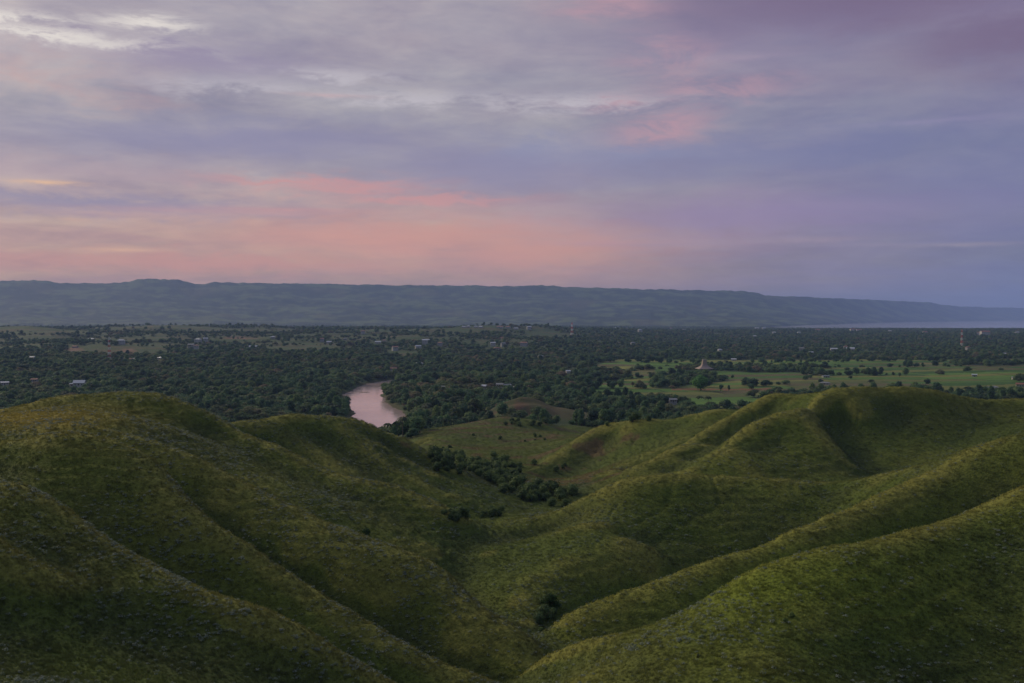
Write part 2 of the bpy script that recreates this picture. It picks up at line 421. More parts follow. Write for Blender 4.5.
def mat_leaf(name, stops, rough=.75, use_tint=False, spot=None):
    m, nt, b = new_mat(name)
    oi = N(nt, 'ShaderNodeObjectInfo'); geo = N(nt, 'ShaderNodeNewGeometry')
    wn = N(nt, 'ShaderNodeTexNoise'); wn.inputs['Scale'].default_value = .35 if not use_tint else 2.0; wn.inputs['Detail'].default_value = 3
    LK(nt, geo.outputs['Position'], wn.inputs['Vector'])
    if use_tint:
        at = N(nt, 'ShaderNodeAttribute', attribute_name='tint', attribute_type='INSTANCER')
        v = mth(nt, 'MULTIPLY_ADD', oi.outputs['Random'], .55, .78)
        cc = N(nt, 'ShaderNodeCombineColor'); LK(nt, v, cc.inputs[0]); LK(nt, v, cc.inputs[1]); LK(nt, v, cc.inputs[2])
        c = mixc(nt, 1.0, at.outputs['Color'], cc.outputs[0], 'MULTIPLY')
    else:
        wl = N(nt, 'ShaderNodeTexNoise'); wl.inputs['Scale'].default_value = .011; wl.inputs['Detail'].default_value = 3; LK(nt, geo.outputs['Position'], wl.inputs['Vector'])
        f = mth(nt, 'MULTIPLY_ADD', wn.outputs['Fac'], .6, -.30)
        f = mth(nt, 'ADD', f, mth(nt, 'MULTIPLY_ADD', wl.outputs['Fac'], 1.6, -.8))
        f2 = mth(nt, 'ADD', oi.outputs['Random'], f, clamp=True)
        c = ramp(nt, f2, stops).outputs[0]
    if spot:
        lf = N(nt, 'ShaderNodeAttribute', attribute_name='spot')
        c = mixc(nt, lf.outputs['Fac'], c, spot)
    LK(nt, c, b.inputs['Base Color']); b.inputs['Roughness'].default_value = rough
    if use_tint:
        nn = N(nt, 'ShaderNodeAttribute', attribute_name='tn', attribute_type='INSTANCER'); LK(nt, nn.outputs['Vector'], b.inputs['Normal'])
    b.inputs['Specular IOR Level'].default_value = .25
    tr = N(nt, 'ShaderNodeBsdfTranslucent'); LK(nt, c, tr.inputs['Color'])
    mx = N(nt, 'ShaderNodeMixShader'); mx.inputs[0].default_value = .34 if not use_tint else .08
    LK(nt, b.outputs[0], mx.inputs[1]); LK(nt, tr.outputs[0], mx.inputs[2])
    LK(nt, mx.outputs[0], nt.nodes['Material Output'].inputs['Surface'])
    return m

def mat_noise(name, c1, c2, scale=1.0, rough=.85, metal=0.0, stretch=(1, 1, 1), bump=0.0):
    m, nt, b = new_mat(name)
    tc = N(nt, 'ShaderNodeTexCoord'); mp = N(nt, 'ShaderNodeMapping'); mp.inputs['Scale'].default_value = stretch
    LK(nt, tc.outputs['Object'], mp.inputs[0])
    n = N(nt, 'ShaderNodeTexNoise'); n.inputs['Scale'].default_value = scale; n.inputs['Detail'].default_value = 5
    LK(nt, mp.outputs[0], n.inputs['Vector'])
    r = ramp(nt, n.outputs['Fac'], [(.35, c1), (.65, c2)])
    LK(nt, r.outputs[0], b.inputs['Base Color']); b.inputs['Roughness'].default_value = rough; b.inputs['Metallic'].default_value = metal
    if bump:
        bp = N(nt, 'ShaderNodeBump'); bp.inputs['Strength'].default_value = bump; bp.inputs['Distance'].default_value = .1
        LK(nt, n.outputs['Fac'], bp.inputs['Height']); LK(nt, bp.outputs[0], b.inputs['Normal'])
    return m

def mat_water(name, col, rough, sc, strength):
    m, nt, b = new_mat(name)
    geo = N(nt, 'ShaderNodeNewGeometry')
    mp = N(nt, 'ShaderNodeMapping'); mp.inputs['Scale'].default_value = (1, .6, 1)
    LK(nt, geo.outputs['Position'], mp.inputs[0])
    n = N(nt, 'ShaderNodeTexNoise'); n.inputs['Scale'].default_value = sc; n.inputs['Detail'].default_value = 4
    LK(nt, mp.outputs[0], n.inputs['Vector'])
    n2 = N(nt, 'ShaderNodeTexNoise'); n2.inputs['Scale'].default_value = sc / 30; n2.inputs['Detail'].default_value = 3
    LK(nt, mp.outputs[0], n2.inputs['Vector'])
    r = ramp(nt, n2.outputs['Fac'], [(.3, tuple(v * .8 for v in col)), (.7, tuple(v * 1.2 for v in col))])
    LK(nt, r.outputs[0], b.inputs['Base Color'])
    rr = mth(nt, 'MULTIPLY_ADD', n2.outputs['Fac'], rough, rough * .5)
    LK(nt, rr, b.inputs['Roughness']); b.inputs['IOR'].default_value = 1.33
    bp = N(nt, 'ShaderNodeBump'); bp.inputs['Strength'].default_value = strength; bp.inputs['Distance'].default_value = .25
    LK(nt, n.outputs['Fac'], bp.inputs['Height']); LK(nt, bp.outputs[0], b.inputs['Normal'])
    return m

M = {}
M['ground'] = mat_ground()
M['grass'] = mat_leaf('grass_blades', None, .8, True)
M['weed'] = mat_leaf('pale_weed_leaves', [(0, (.10, .145, .095)), (.5, (.16, .205, .16)), (1, (.24, .28, .24))], .7)
M['tree_a'] = mat_leaf('dark_broadleaf', [(0, (.048, .100, .055)), (.45, (.080, .160, .075)), (.8, (.12, .21, .08)), (1, (.17, .24, .09))])
M['tree_b'] = mat_leaf('olive_broadleaf', [(0, (.08, .13, .055)), (.5, (.12, .175, .07)), (.85, (.17, .185, .09)), (1, (.22, .18, .11))])
M['bright'] = mat_leaf('bright_crown', [(0, (.07, .20, .04)), (1, (.11, .27, .05))])
M['bush'] = mat_leaf('bush_leaves', [(0, (.062, .105, .042)), (.6, (.095, .15, .052)), (1, (.14, .20, .062))])
M['bush_green'] = mat_leaf('green_bush_leaves', [(0, (.035, .075, .02)), (1, (.05, .10, .025))])
M['bark'] = mat_noise('bark', (.07, .055, .045), (.14, .11, .085), 6, .95, 0, (1, 1, .3), .4)
M['palm'] = mat_leaf('palm_fronds', [(0, (.028, .05, .025)), (1, (.06, .09, .035))])
M['river'] = mat_water('river_water', (.50, .38, .36), .10, .5, .3)
M['sea'] = mat_water('sea_water', (.72, .66, .72), .07, .12, 0.0)
M['metal_roof'] = mat_noise('zinc_roof', (.40, .42, .45), (.56, .58, .61), 1.2, .45, 0, (6, 1, 1), .2)
M['dull_roof'] = mat_noise('dull_metal_roof', (.17, .175, .18), (.26, .265, .27), 1.2, .55, 0, (6, 1, 1), .2)
M['rust_roof'] = mat_noise('rusty_roof', (.22, .10, .07), (.38, .2, .15), 1.5, .8, 0, (5, 1, 1), .2)
M['red_roof'] = mat_noise('red_roof', (.24, .09, .07), (.33, .13, .10), 1.5, .7, 0, (5, 1, 1), .2)
M['white_wall'] = mat_noise('white_render', (.36, .35, .33), (.52, .50, .48), 1.0, .9)
M['grey_wall'] = mat_noise('grey_render', (.3, .29, .28), (.42, .4, .38), 1.0, .9)
M['thatch'] = mat_noise('thatch', (.24, .18, .15), (.40, .31, .27), 3, .95, 0, (3, 3, .6), .5)
M['dark'] = mat_noise('dark_opening', (.02, .02, .025), (.04, .04, .045), 2, .4)
M['wood'] = mat_noise('weathered_wood', (.13, .09, .06), (.22, .16, .11), 3, .9, 0, (1, 1, .2), .3)
M['tower_red'] = mat_noise('red_steel_paint', (.45, .05, .04), (.55, .08, .06), 1, .6)
M['tower_white'] = mat_noise('white_steel_paint', (.68, .68, .68), (.8, .8, .8), 1, .6)
M['steel'] = mat_noise('galvanised_steel', (.4, .41, .42), (.55, .56, .57), 2, .5, .3)
# ================================================================== world: dusk sky with cloud sheets
SUN_AZ, SUN_EL = -46.0, 25.0      # degrees: azimuth from the view direction (negative = towards the left), elevation
world = bpy.data.worlds.new("World"); SC.world = world; world.use_nodes = True
def build_sky():
    nt = world.node_tree; nt.nodes.clear()
    out = nt.nodes.new('ShaderNodeOutputWorld'); bg = nt.nodes.new('ShaderNodeBackground')
    LK(nt, bg.outputs[0], out.inputs[0])
    tc = nt.nodes.new('ShaderNodeTexCoord'); sx = nt.nodes.new('ShaderNodeSeparateXYZ')
    LK(nt, tc.outputs['Generated'], sx.inputs[0])
    x, y, z = sx.outputs
    az = mth(nt, 'MULTIPLY', mth(nt, 'ARCTAN2', x, y), F)         # in thousandths of a radian, about one pixel each
    el = mth(nt, 'MULTIPLY', mth(nt, 'ARCSINE', z), F)
    u = mth(nt, 'ADD', az, PXC)
    # cloud sheet: the direction meets a plane high above, so that clouds flatten towards the horizon
    zz = mth(nt, 'ADD', mth(nt, 'MAXIMUM', z, 0.0), .10)
    cx = mth(nt, 'DIVIDE', x, zz); cy = mth(nt, 'DIVIDE', y, zz)
    def vec(a, b, c=0.0):
        v = nt.nodes.new('ShaderNodeCombineXYZ')
        for i, q in enumerate((a, b, c)):
            if hasattr(q, 'node'): LK(nt, q, v.inputs[i])
            else: v.inputs[i].default_value = q
        return v.outputs[0]
    def noi(v, scale, det=5, rough=.55, dist=0.0):
        n = nt.nodes.new('ShaderNodeTexNoise'); n.inputs['Scale'].default_value = scale; n.inputs['Detail'].default_value = det
        n.inputs['Roughness'].default_value = rough; n.inputs['Distortion'].default_value = dist
        LK(nt, v, n.inputs['Vector']); return n.outputs['Fac']
    sheet = vec(cx, cy)
    nA = noi(sheet, 1.3, 6, .55, .4)           # large masses
    nB = noi(vec(mth(nt, 'ADD', cx, 7.3), cy, 4.0), 3.4, 6, .62, .6)
    ang = vec(mth(nt, 'MULTIPLY', u, .0045), mth(nt, 'MULTIPLY', el, .017))
    nC = noi(ang, 1.4, 6, .6, .5)              # long flat streaks
    nD = noi(vec(mth(nt, 'MULTIPLY', u, .012), mth(nt, 'MULTIPLY', el, .045), 9.0), 1.5, 6, .65, .3)
    wu = mth(nt, 'MULTIPLY_ADD', nB, 120.0, -60.0)
    wv = mth(nt, 'MULTIPLY_ADD', nD, 40.0, -20.0)
    U = mth(nt, 'ADD', u, wu); V = mth(nt, 'ADD', el, wv)
    def conv(u0, y0):
        a = math.atan((u0 - PXC) / F); return PXC + a * F, math.atan((HZ - y0) / F * math.cos(a)) * F
    def blob(u0, y0, su, sv, tilt=0.0):
        u0, v0 = conv(u0, y0)
        du = mth(nt, 'DIVIDE', mth(nt, 'SUBTRACT', U, u0), su)
        dv = mth(nt, 'SUBTRACT', V, v0)
        if tilt: dv = mth(nt, 'SUBTRACT', dv, mth(nt, 'MULTIPLY', mth(nt, 'SUBTRACT', U, u0), tilt))
        dv = mth(nt, 'DIVIDE', dv, sv)
        r = mth(nt, 'ADD', mth(nt, 'MULTIPLY', du, du), mth(nt, 'MULTIPLY', dv, dv))
        return mth(nt, 'EXPONENT', mth(nt, 'MULTIPLY', r, -1.0))
    elr = mth(nt, 'DIVIDE', el, 312.0, clamp=True)
    left = ramp(nt, elr, [(0, (.345, .25, .26)), (.10, (.48, .295, .24)), (.25, (.455, .305, .275)), (.42, (.355, .295, .33)), (.6, (.30, .285, .335)), (.8, (.32, .29, .345)), (1, (.345, .31, .355))])
    right = ramp(nt, elr, [(0, (.13, .155, .27)), (.18, (.165, .172, .29)), (.32, (.205, .185, .305)), (.5, (.185, .185, .30)), (.72, (.22, .208, .31)), (.86, (.215, .19, .32)), (1, (.15, .115, .225))])
    k = mth(nt, 'DIVIDE', mth(nt, 'SUBTRACT', mth(nt, 'ADD', u, mth(nt, 'MULTIPLY', wu, .8)), 430.0), 560.0, clamp=True)
    kk = ramp(nt, k, [(0, (0, 0, 0)), (.25, (.16, .16, .16)), (.6, (.68, .68, .68)), (1, (1, 1, 1))]).outputs[0]
    c = mixc(nt, kk, left.outputs[0], right.outputs[0])
    # physical clear sky shows faintly between the cloud sheets
    sky = nt.nodes.new('ShaderNodeTexSky'); sky.sky_type = 'NISHITA'; sky.sun_disc = False
    sky.sun_elevation = math.radians(SUN_EL); sky.sun_rotation = math.radians(SUN_AZ)
    sky.air_density = 1.4; sky.dust_density = 2.0
    sk = mixc(nt, 1.0, sky.outputs[0], (.052, .052, .052), 'MULTIPLY')
    gap = ramp(nt, nA, [(.42, (0, 0, 0)), (.66, (.22, .22, .22))]).outputs[0]
    c = mixc(nt, gap, c, sk)
    # light and dark modelling of the cloud sheets
    def modul(c, n, lo, hi, a=.36, b=.64):
        return mixc(nt, 1.0, c, ramp(nt, n, [(a, lo), (b, hi)]).outputs[0], 'MULTIPLY')
    c = modul(c, nC, (.89, .90, .95), (1.09, 1.07, 1.03))
    c = modul(c, nB, (.93, .93, .96), (1.07, 1.06, 1.03))
    hi_el = mth(nt, 'DIVIDE', mth(nt, 'SUBTRACT', el, 70.0), 150.0, clamp=True)
    cm = modul(c, nA, (.87, .87, .91), (1.11, 1.10, 1.07))
    c = mixc(nt, hi_el, c, cm)
    c = modul(c, nD, (.96, .96, .98), (1.045, 1.04, 1.02))
    def lay(c, blobs, col, s, n=None, a=.4, b=.62):
        f = None
        for q in blobs:
            m = blob(*q); f = m if f is None else mth(nt, 'MAXIMUM', f, m)
        if n is not None:
            f = mth(nt, 'MULTIPLY', f, ramp(nt, n, [(a, (0, 0, 0)), (b, (1, 1, 1))]).outputs[0])
        return mixc(nt, mth(nt, 'MULTIPLY', f, s, clamp=True), c, col)
    # blue grey shaded undersides
    c = lay(c, [(240, 142, 230, 22, .02), (500, 165, 170, 26), (110, 205, 170, 10)], (.235, .225, .35), .75)
    c = lay(c, [(830, 152, 190, 24, .05), (990, 190, 160, 60)], (.155, .172, .32), .6)
    c = lay(c, [(200, 62, 110, 17, -.03)], (.26, .22, .33), .7)
    c = lay(c, [(880, 0, 230, 40, -.05), (1010, 35, 130, 34)], (.16, .118, .20), .9)
    # warm patches lit from below
    c = lay(c, [(70, 78, 80, 20), (15, 66, 60, 12), (120, 100, 60, 9)], (.46, .29, .29), .6, nB, .35, .6)
    c = lay(c, [(350, 188, 75, 7, .05), (300, 182, 90, 5), (420, 200, 90, 6)], (.56, .27, .26), .75)
    c = lay(c, [(410, 238, 210, 22), (530, 250, 110, 24), (200, 262, 260, 12)], (.64, .295, .225), .72)
    c = lay(c, [(668, 128, 45, 13, .1), (720, 88, 60, 10), (625, 105, 45, 9), (610, 8, 50, 10), (665, 60, 40, 18)], (.44, .265, .31), .8, nB, .3, .5)
    c = lay(c, [(740, 215, 170, 18)], (.27, .21, .36), .6)
    # pale tears in the sheet
    c = lay(c, [(60, 37, 90, 6), (20, 20, 60, 5), (160, 24, 45, 7)], (.66, .61, .57), 1.0, nD, .36, .5)
    c = lay(c, [(335, 76, 60, 6), (240, 88, 90, 8), (420, 100, 110, 9), (560, 103, 90, 9)], (.47, .44, .48), .8, nD, .36, .55)
    c = lay(c, [(55, 170, 110, 14)], (.46, .34, .36), .5)
    c = lay(c, [(540, 150, 60, 12), (640, 155, 80, 10)], (.22, .25, .40), .35)
    # thin lit streaks
    V2 = el
    def streak(c, u0, y0, su, sv, col, s):
        u0, v0 = conv(u0, y0)
        du = mth(nt, 'DIVIDE', mth(nt, 'SUBTRACT', mth(nt, 'MULTIPLY_ADD', wu, .3, u), u0), su)
        dv = mth(nt, 'DIVIDE', mth(nt, 'SUBTRACT', mth(nt, 'MULTIPLY_ADD', wv, .16, el), v0), sv)
        r = mth(nt, 'ADD', mth(nt, 'MULTIPLY', du, du), mth(nt, 'MULTIPLY', dv, dv))
        f = mth(nt, 'MULTIPLY', mth(nt, 'EXPONENT', mth(nt, 'MULTIPLY', r, -1.0)), ramp(nt, nD, [(.3, (.25, .25, .25)), (.6, (1, 1, 1))]).outputs[0])
        return mixc(nt, mth(nt, 'MULTIPLY', f, s, clamp=True), c, col)
    for q in [(52, 183, 26, 2.0, (.74, .46, .27), 1.0), (75, 220, 14, 1.6, (.58, .36, .27), .7), (125, 250, 34, 2.0, (.72, .42, .27), .9),
              (230, 212, 130, 2.5, (.52, .30, .29), .6), (120, 214, 70, 3, (.50, .31, .30), .5), (300, 210, 90, 2.5, (.56, .29, .27), .6),
              (790, 240, 60, 3.0, (.34, .26, .32), .7), (860, 245, 40, 1.8, (.30, .25, .33), .5), (965, 244.5, 40, 2.0, (.32, .27, .32), .7), (600, 243, 60, 2.2, (.50, .28, .29), .5),
              (690, 244, 90, 2.0, (.34, .25, .32), .4), (930, 122, 60, 2.5, (.27, .24, .37), .5), (330, 97, 40, 2, (.55, .36, .36), .6), (720, 60, 60, 3, (.36, .28, .36), .4)]:
        c = streak(c, *q)
    # away from the sunset the sky is darker and bluer
    az1 = mth(nt, 'ABSOLUTE', mth(nt, 'SUBTRACT', mth(nt, 'ARCTAN2', x, y), math.radians(-25)))
    back = mth(nt, 'DIVIDE', mth(nt, 'SUBTRACT', az1, .95), 1.0, clamp=True)
    c = mixc(nt, back, c, (.08, .10, .17))
    # the sky overhead and the band under the horizon
    up = mth(nt, 'DIVIDE', mth(nt, 'SUBTRACT', z, .34), .30, clamp=True)
    c = mixc(nt, up, c, (.20, .225, .32))
    dn = mth(nt, 'MULTIPLY', z, -30.0, clamp=True)
    c = mixc(nt, dn, c, (.06, .065, .08))
    hs = nt.nodes.new('ShaderNodeHueSaturation'); hs.inputs['Saturation'].default_value = .99; LK(nt, c, hs.inputs['Color']); c = hs.outputs[0]
    LK(nt, c, bg.inputs['Color']); bg.inputs['Strength'].default_value = SKY_GAIN
SKY_GAIN = 1.2
build_sky()
sun_d = bpy.data.lights.new('sun', 'SUN'); sun_d.energy = 2.5; sun_d.angle = math.radians(30); sun_d.color = (1.0, .83, .54)
sun = bpy.data.objects.new('sun', sun_d); COL.objects.link(sun)
_a, _e = math.radians(SUN_AZ), math.radians(SUN_EL)
_dir = Vector((math.sin(_a) * math.cos(_e), math.cos(_a) * math.cos(_e), math.sin(_e)))
sun.rotation_euler = _dir.to_track_quat('Z', 'Y').to_euler(); sun.location = (-200, 100, 400)

cam_d = bpy.data.cameras.new('camera'); cam = bpy.data.objects.new('camera', cam_d); COL.objects.link(cam); SC.camera = cam
cam_d.sensor_width = 36; cam_d.lens = F * 36 / 1024; cam_d.clip_start = .5; cam_d.clip_end = 90000
cam.location = (0, 0, EYE); cam.rotation_euler = (math.radians(90) - math.atan((341.5 - HZ) / F), 0, 0)
vs = SC.view_settings; vs.view_transform = 'Standard'; vs.look = 'None'; vs.exposure = 0; vs.gamma = 1; vs.use_curve_mapping = False
SC.cycles.use_denoising = True
SC.cycles.max_bounces = 5; SC.cycles.diffuse_bounces = 2; SC.cycles.glossy_bounces = 2; SC.cycles.transmission_bounces = 2; SC.cycles.volume_bounces = 1
SC.cycles.transparent_max_bounces = 4
SC.cycles.use_adaptive_sampling = False
# ================================================================== helpers for objects
def link(o): COL.objects.link(o); return o
def tag(o, label=None, cat=None, group=None, kind=None):
    if label: o['label'] = label
    if cat: o['category'] = cat
    if group: o['group'] = group
    if kind: o['kind'] = kind
    return o
def mesh_from(name, verts, faces, mats, smooth=False, mi=None):
    me = bpy.data.meshes.new(name); me.from_pydata([tuple(v) for v in verts], [], faces)
    for m in (mats if isinstance(mats, (list, tuple)) else [mats]): me.materials.append(m)
    if mi is not None: me.polygons.foreach_set('material_index', mi)
    if smooth: me.polygons.foreach_set('use_smooth', [True] * len(me.polygons))
    me.update(); return me
def obj(name, me, parent=None, loc=(0, 0, 0)):
    o = bpy.data.objects.new(name, me); link(o); o.location = loc
    if parent: o.parent = parent
    return o
def empty(name, loc, rz=0.0, s=1.0):
    o = bpy.data.objects.new(name, None); link(o); o.location = loc; o.rotation_euler = (0, 0, rz); o.scale = (s, s, s)
    o.empty_display_size = 1; return o
def quick_grid(name, X, Y, Z, mat, tint=None):
    nr, nc = X.shape
    me = bpy.data.meshes.new(name)
    me.vertices.add(nr * nc)
    co = np.stack([X.ravel(), Y.ravel(), Z.ravel()], 1).astype(np.float32)
    me.vertices.foreach_set('co', co.ravel())
    i = (np.arange(nr - 1)[:, None] * nc + np.arange(nc - 1)[None, :]).ravel()
    q = np.stack([i, i + 1, i + nc + 1, i + nc], 1).astype(np.int32)
    nf = len(q)
    me.loops.add(nf * 4); me.loops.foreach_set('vertex_index', q.ravel())
    me.polygons.add(nf); me.polygons.foreach_set('loop_start', np.arange(nf, dtype=np.int32) * 4)
    me.polygons.foreach_set('loop_total', np.full(nf, 4, np.int32))
    me.polygons.foreach_set('use_smooth', np.ones(nf, bool))
    me.materials.append(mat)
    if tint is not None:
        a = me.attributes.new('tint', 'FLOAT_COLOR', 'POINT')
        t = np.ones((nr * nc, 4), np.float32); t[:, :3] = tint.reshape(-1, 3)
        a.data.foreach_set('color', t.ravel())
    me.update(calc_edges=True); me.validate()
    return obj(name, me)

def lerp(a, b, t):
    return np.asarray(a) * (1 - t[..., None]) + np.asarray(b) * t[..., None]
def pix(x, y, z):
    d = np.maximum(y, 1.0)
    return PXC + x / d * F, HZ + (EYE - z) / d * F

def hill_zone(x, y, z):
    """1 on the open grass hills, 0 on the plain"""
    w = 1 - sstep(560, 640, y)
    px, py = pix(x, y, z)
    mid = sstep(400, 430, px) * (1 - sstep(610, 640, px)) * (1 - sstep(745, 775, y)) * sstep(413, 417, py)
    return np.clip(np.maximum(w * sstep(11, 17, z), mid), 0, 1)

def field_zone(x, y):
    """open farmland right of centre"""
    px = PXC + x / np.maximum(y, 1) * F
    n = 70 * fbm(x / 130, y / 130, 3, 91) + 30 * fbm(x / 40, y / 40, 2, 92)
    d = y + n * .6
    r = sstep(566, 582, px + n * .25) * sstep(935, 965, d)
    far_edge = interp(px, [(590,1750),(620,2080),(1024,2120),(1500,2150)])
    r = r * (1 - sstep(0, 40, d - far_edge))
    # wooded patches inside
    def ell(px0, d0, sx, sd):
        return 1 - sstep(.8, 1.05, np.hypot((px - px0) / sx, (y - d0) / sd) + n * .004)
    for e in [(686,1440,36,120),(668,1350,20,60),(770,1720,50,110),(730,1760,42,90),(596,1560,30,140),(600,1075,34,60),(648,1085,34,38),(575,1380,14,90),(980,1120,75,70),(905,1170,60,28),(800,1150,60,22),(1010,1950,60,90)]:
        r = r * (1 - ell(*e))
    return np.clip(r, 0, 1)

MEADOW = [ # small clearings and slopes of open grass among the woods: column, distance, half width, half depth
 (30,3450,60,240),(150,3950,55,300),(190,3900,45,220),(330,3200,60,140),(470,3500,42,260),(548,3500,26,330),(385,3050,30,90),(250,3900,35,200),
 (120,2900,60,110),(60,3000,50,120),(170,2550,50,90),(240,2900,50,120),(200,3400,60,90),(320,2700,50,80),(430,2900,40,80),(470,1190,26,42),(455,2400,40,60),(20,2500,30,60),(500,2800,40,60),(400,3600,50,150),(120,2300,60,200),(300,2450,50,190),(400,2250,32,150)]
def wood_density(x, y, z):
    px = PXC + x / np.maximum(y, 1) * F
    dens = np.ones_like(x, dtype=float)
    dens = dens * (1 - hill_zone(x, y, z))
    fz_ = field_zone(x, y)
    v_ = y * .985 - x * .17; v_ = v_ + 9 * noise((x * .985 + y * .17) / 300, v_ / 300, 7)
    hg = (np.abs(v_ / 208 - np.round(v_ / 208)) < .05) * sstep(-.2, .1, noise(x / 120, v_ / 400, 17))
    dens = dens * (1 - fz_ * (1 - .75 * hg))
    s = np.where(RSEL(x, y), poly_sdf(x, y, RIV), 99.0)
    dens = dens * sstep(4, 8, s)
    n = fbm(x / 170, y / 240, 3, 95) + .5 * fbm(x / 50, y / 50, 2, 96)
    for (p0, d0, sx, sd) in MEADOW:
        dens = dens * sstep(.75, 1.1, np.hypot((px - p0) / sx, (y - d0) / sd) + n * .55)
    mid = sstep(2300, 3000, y) * (1 - sstep(560, 620, px))
    dens = dens * (1 - mid * .75 * sstep(.02, .22, n))
    dens = dens * (1 - .85 * sstep(.45, .6, n) * sstep(1500, 1900, y))
    dens = dens * (1 - ((px > 348) & (px < 409) & (y > 640) & (y < 912)))
    dens = dens * (1 - .7 * ((px > 490) & (px < 572) & (y > 740) & (y < 838)))
    # conical bare hill and its brown shoulders
    dens = dens * sstep(.9, 1.1, np.hypot((x - 14) / 50, (y - 852) / 38)) * sstep(.9, 1.1, np.hypot((x - 62) / 48, (y - 850) / 45))
    dens = dens * (z > .6)
    return dens

def tint_of(x, y, z, sl=None):
    x = np.asarray(x, float); shp = x.shape; x = x.ravel(); y = np.asarray(y, float).ravel(); z = np.asarray(z, float).ravel()
    if sl is not None: sl = np.asarray(sl).ravel()
    out = np.empty((x.size, 3))
    nr = y < 700
    if nr.any():
        xs, ys = x[nr], y[nr]
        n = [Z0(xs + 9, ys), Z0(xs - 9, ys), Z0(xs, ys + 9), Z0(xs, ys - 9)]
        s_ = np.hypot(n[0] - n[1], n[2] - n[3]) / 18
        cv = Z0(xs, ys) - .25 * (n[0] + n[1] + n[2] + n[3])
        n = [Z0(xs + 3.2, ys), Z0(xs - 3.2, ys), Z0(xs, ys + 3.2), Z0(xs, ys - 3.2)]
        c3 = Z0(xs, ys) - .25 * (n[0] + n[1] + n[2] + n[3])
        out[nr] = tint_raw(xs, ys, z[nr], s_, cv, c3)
    if (~nr).any():
        fr = ~nr
        out[fr] = tint_raw(x[fr], y[fr], z[fr], sl[fr] if sl is not None else np.zeros(fr.sum()), np.zeros(fr.sum()), np.zeros(fr.sum()))
    return out.reshape(shp + (3,))

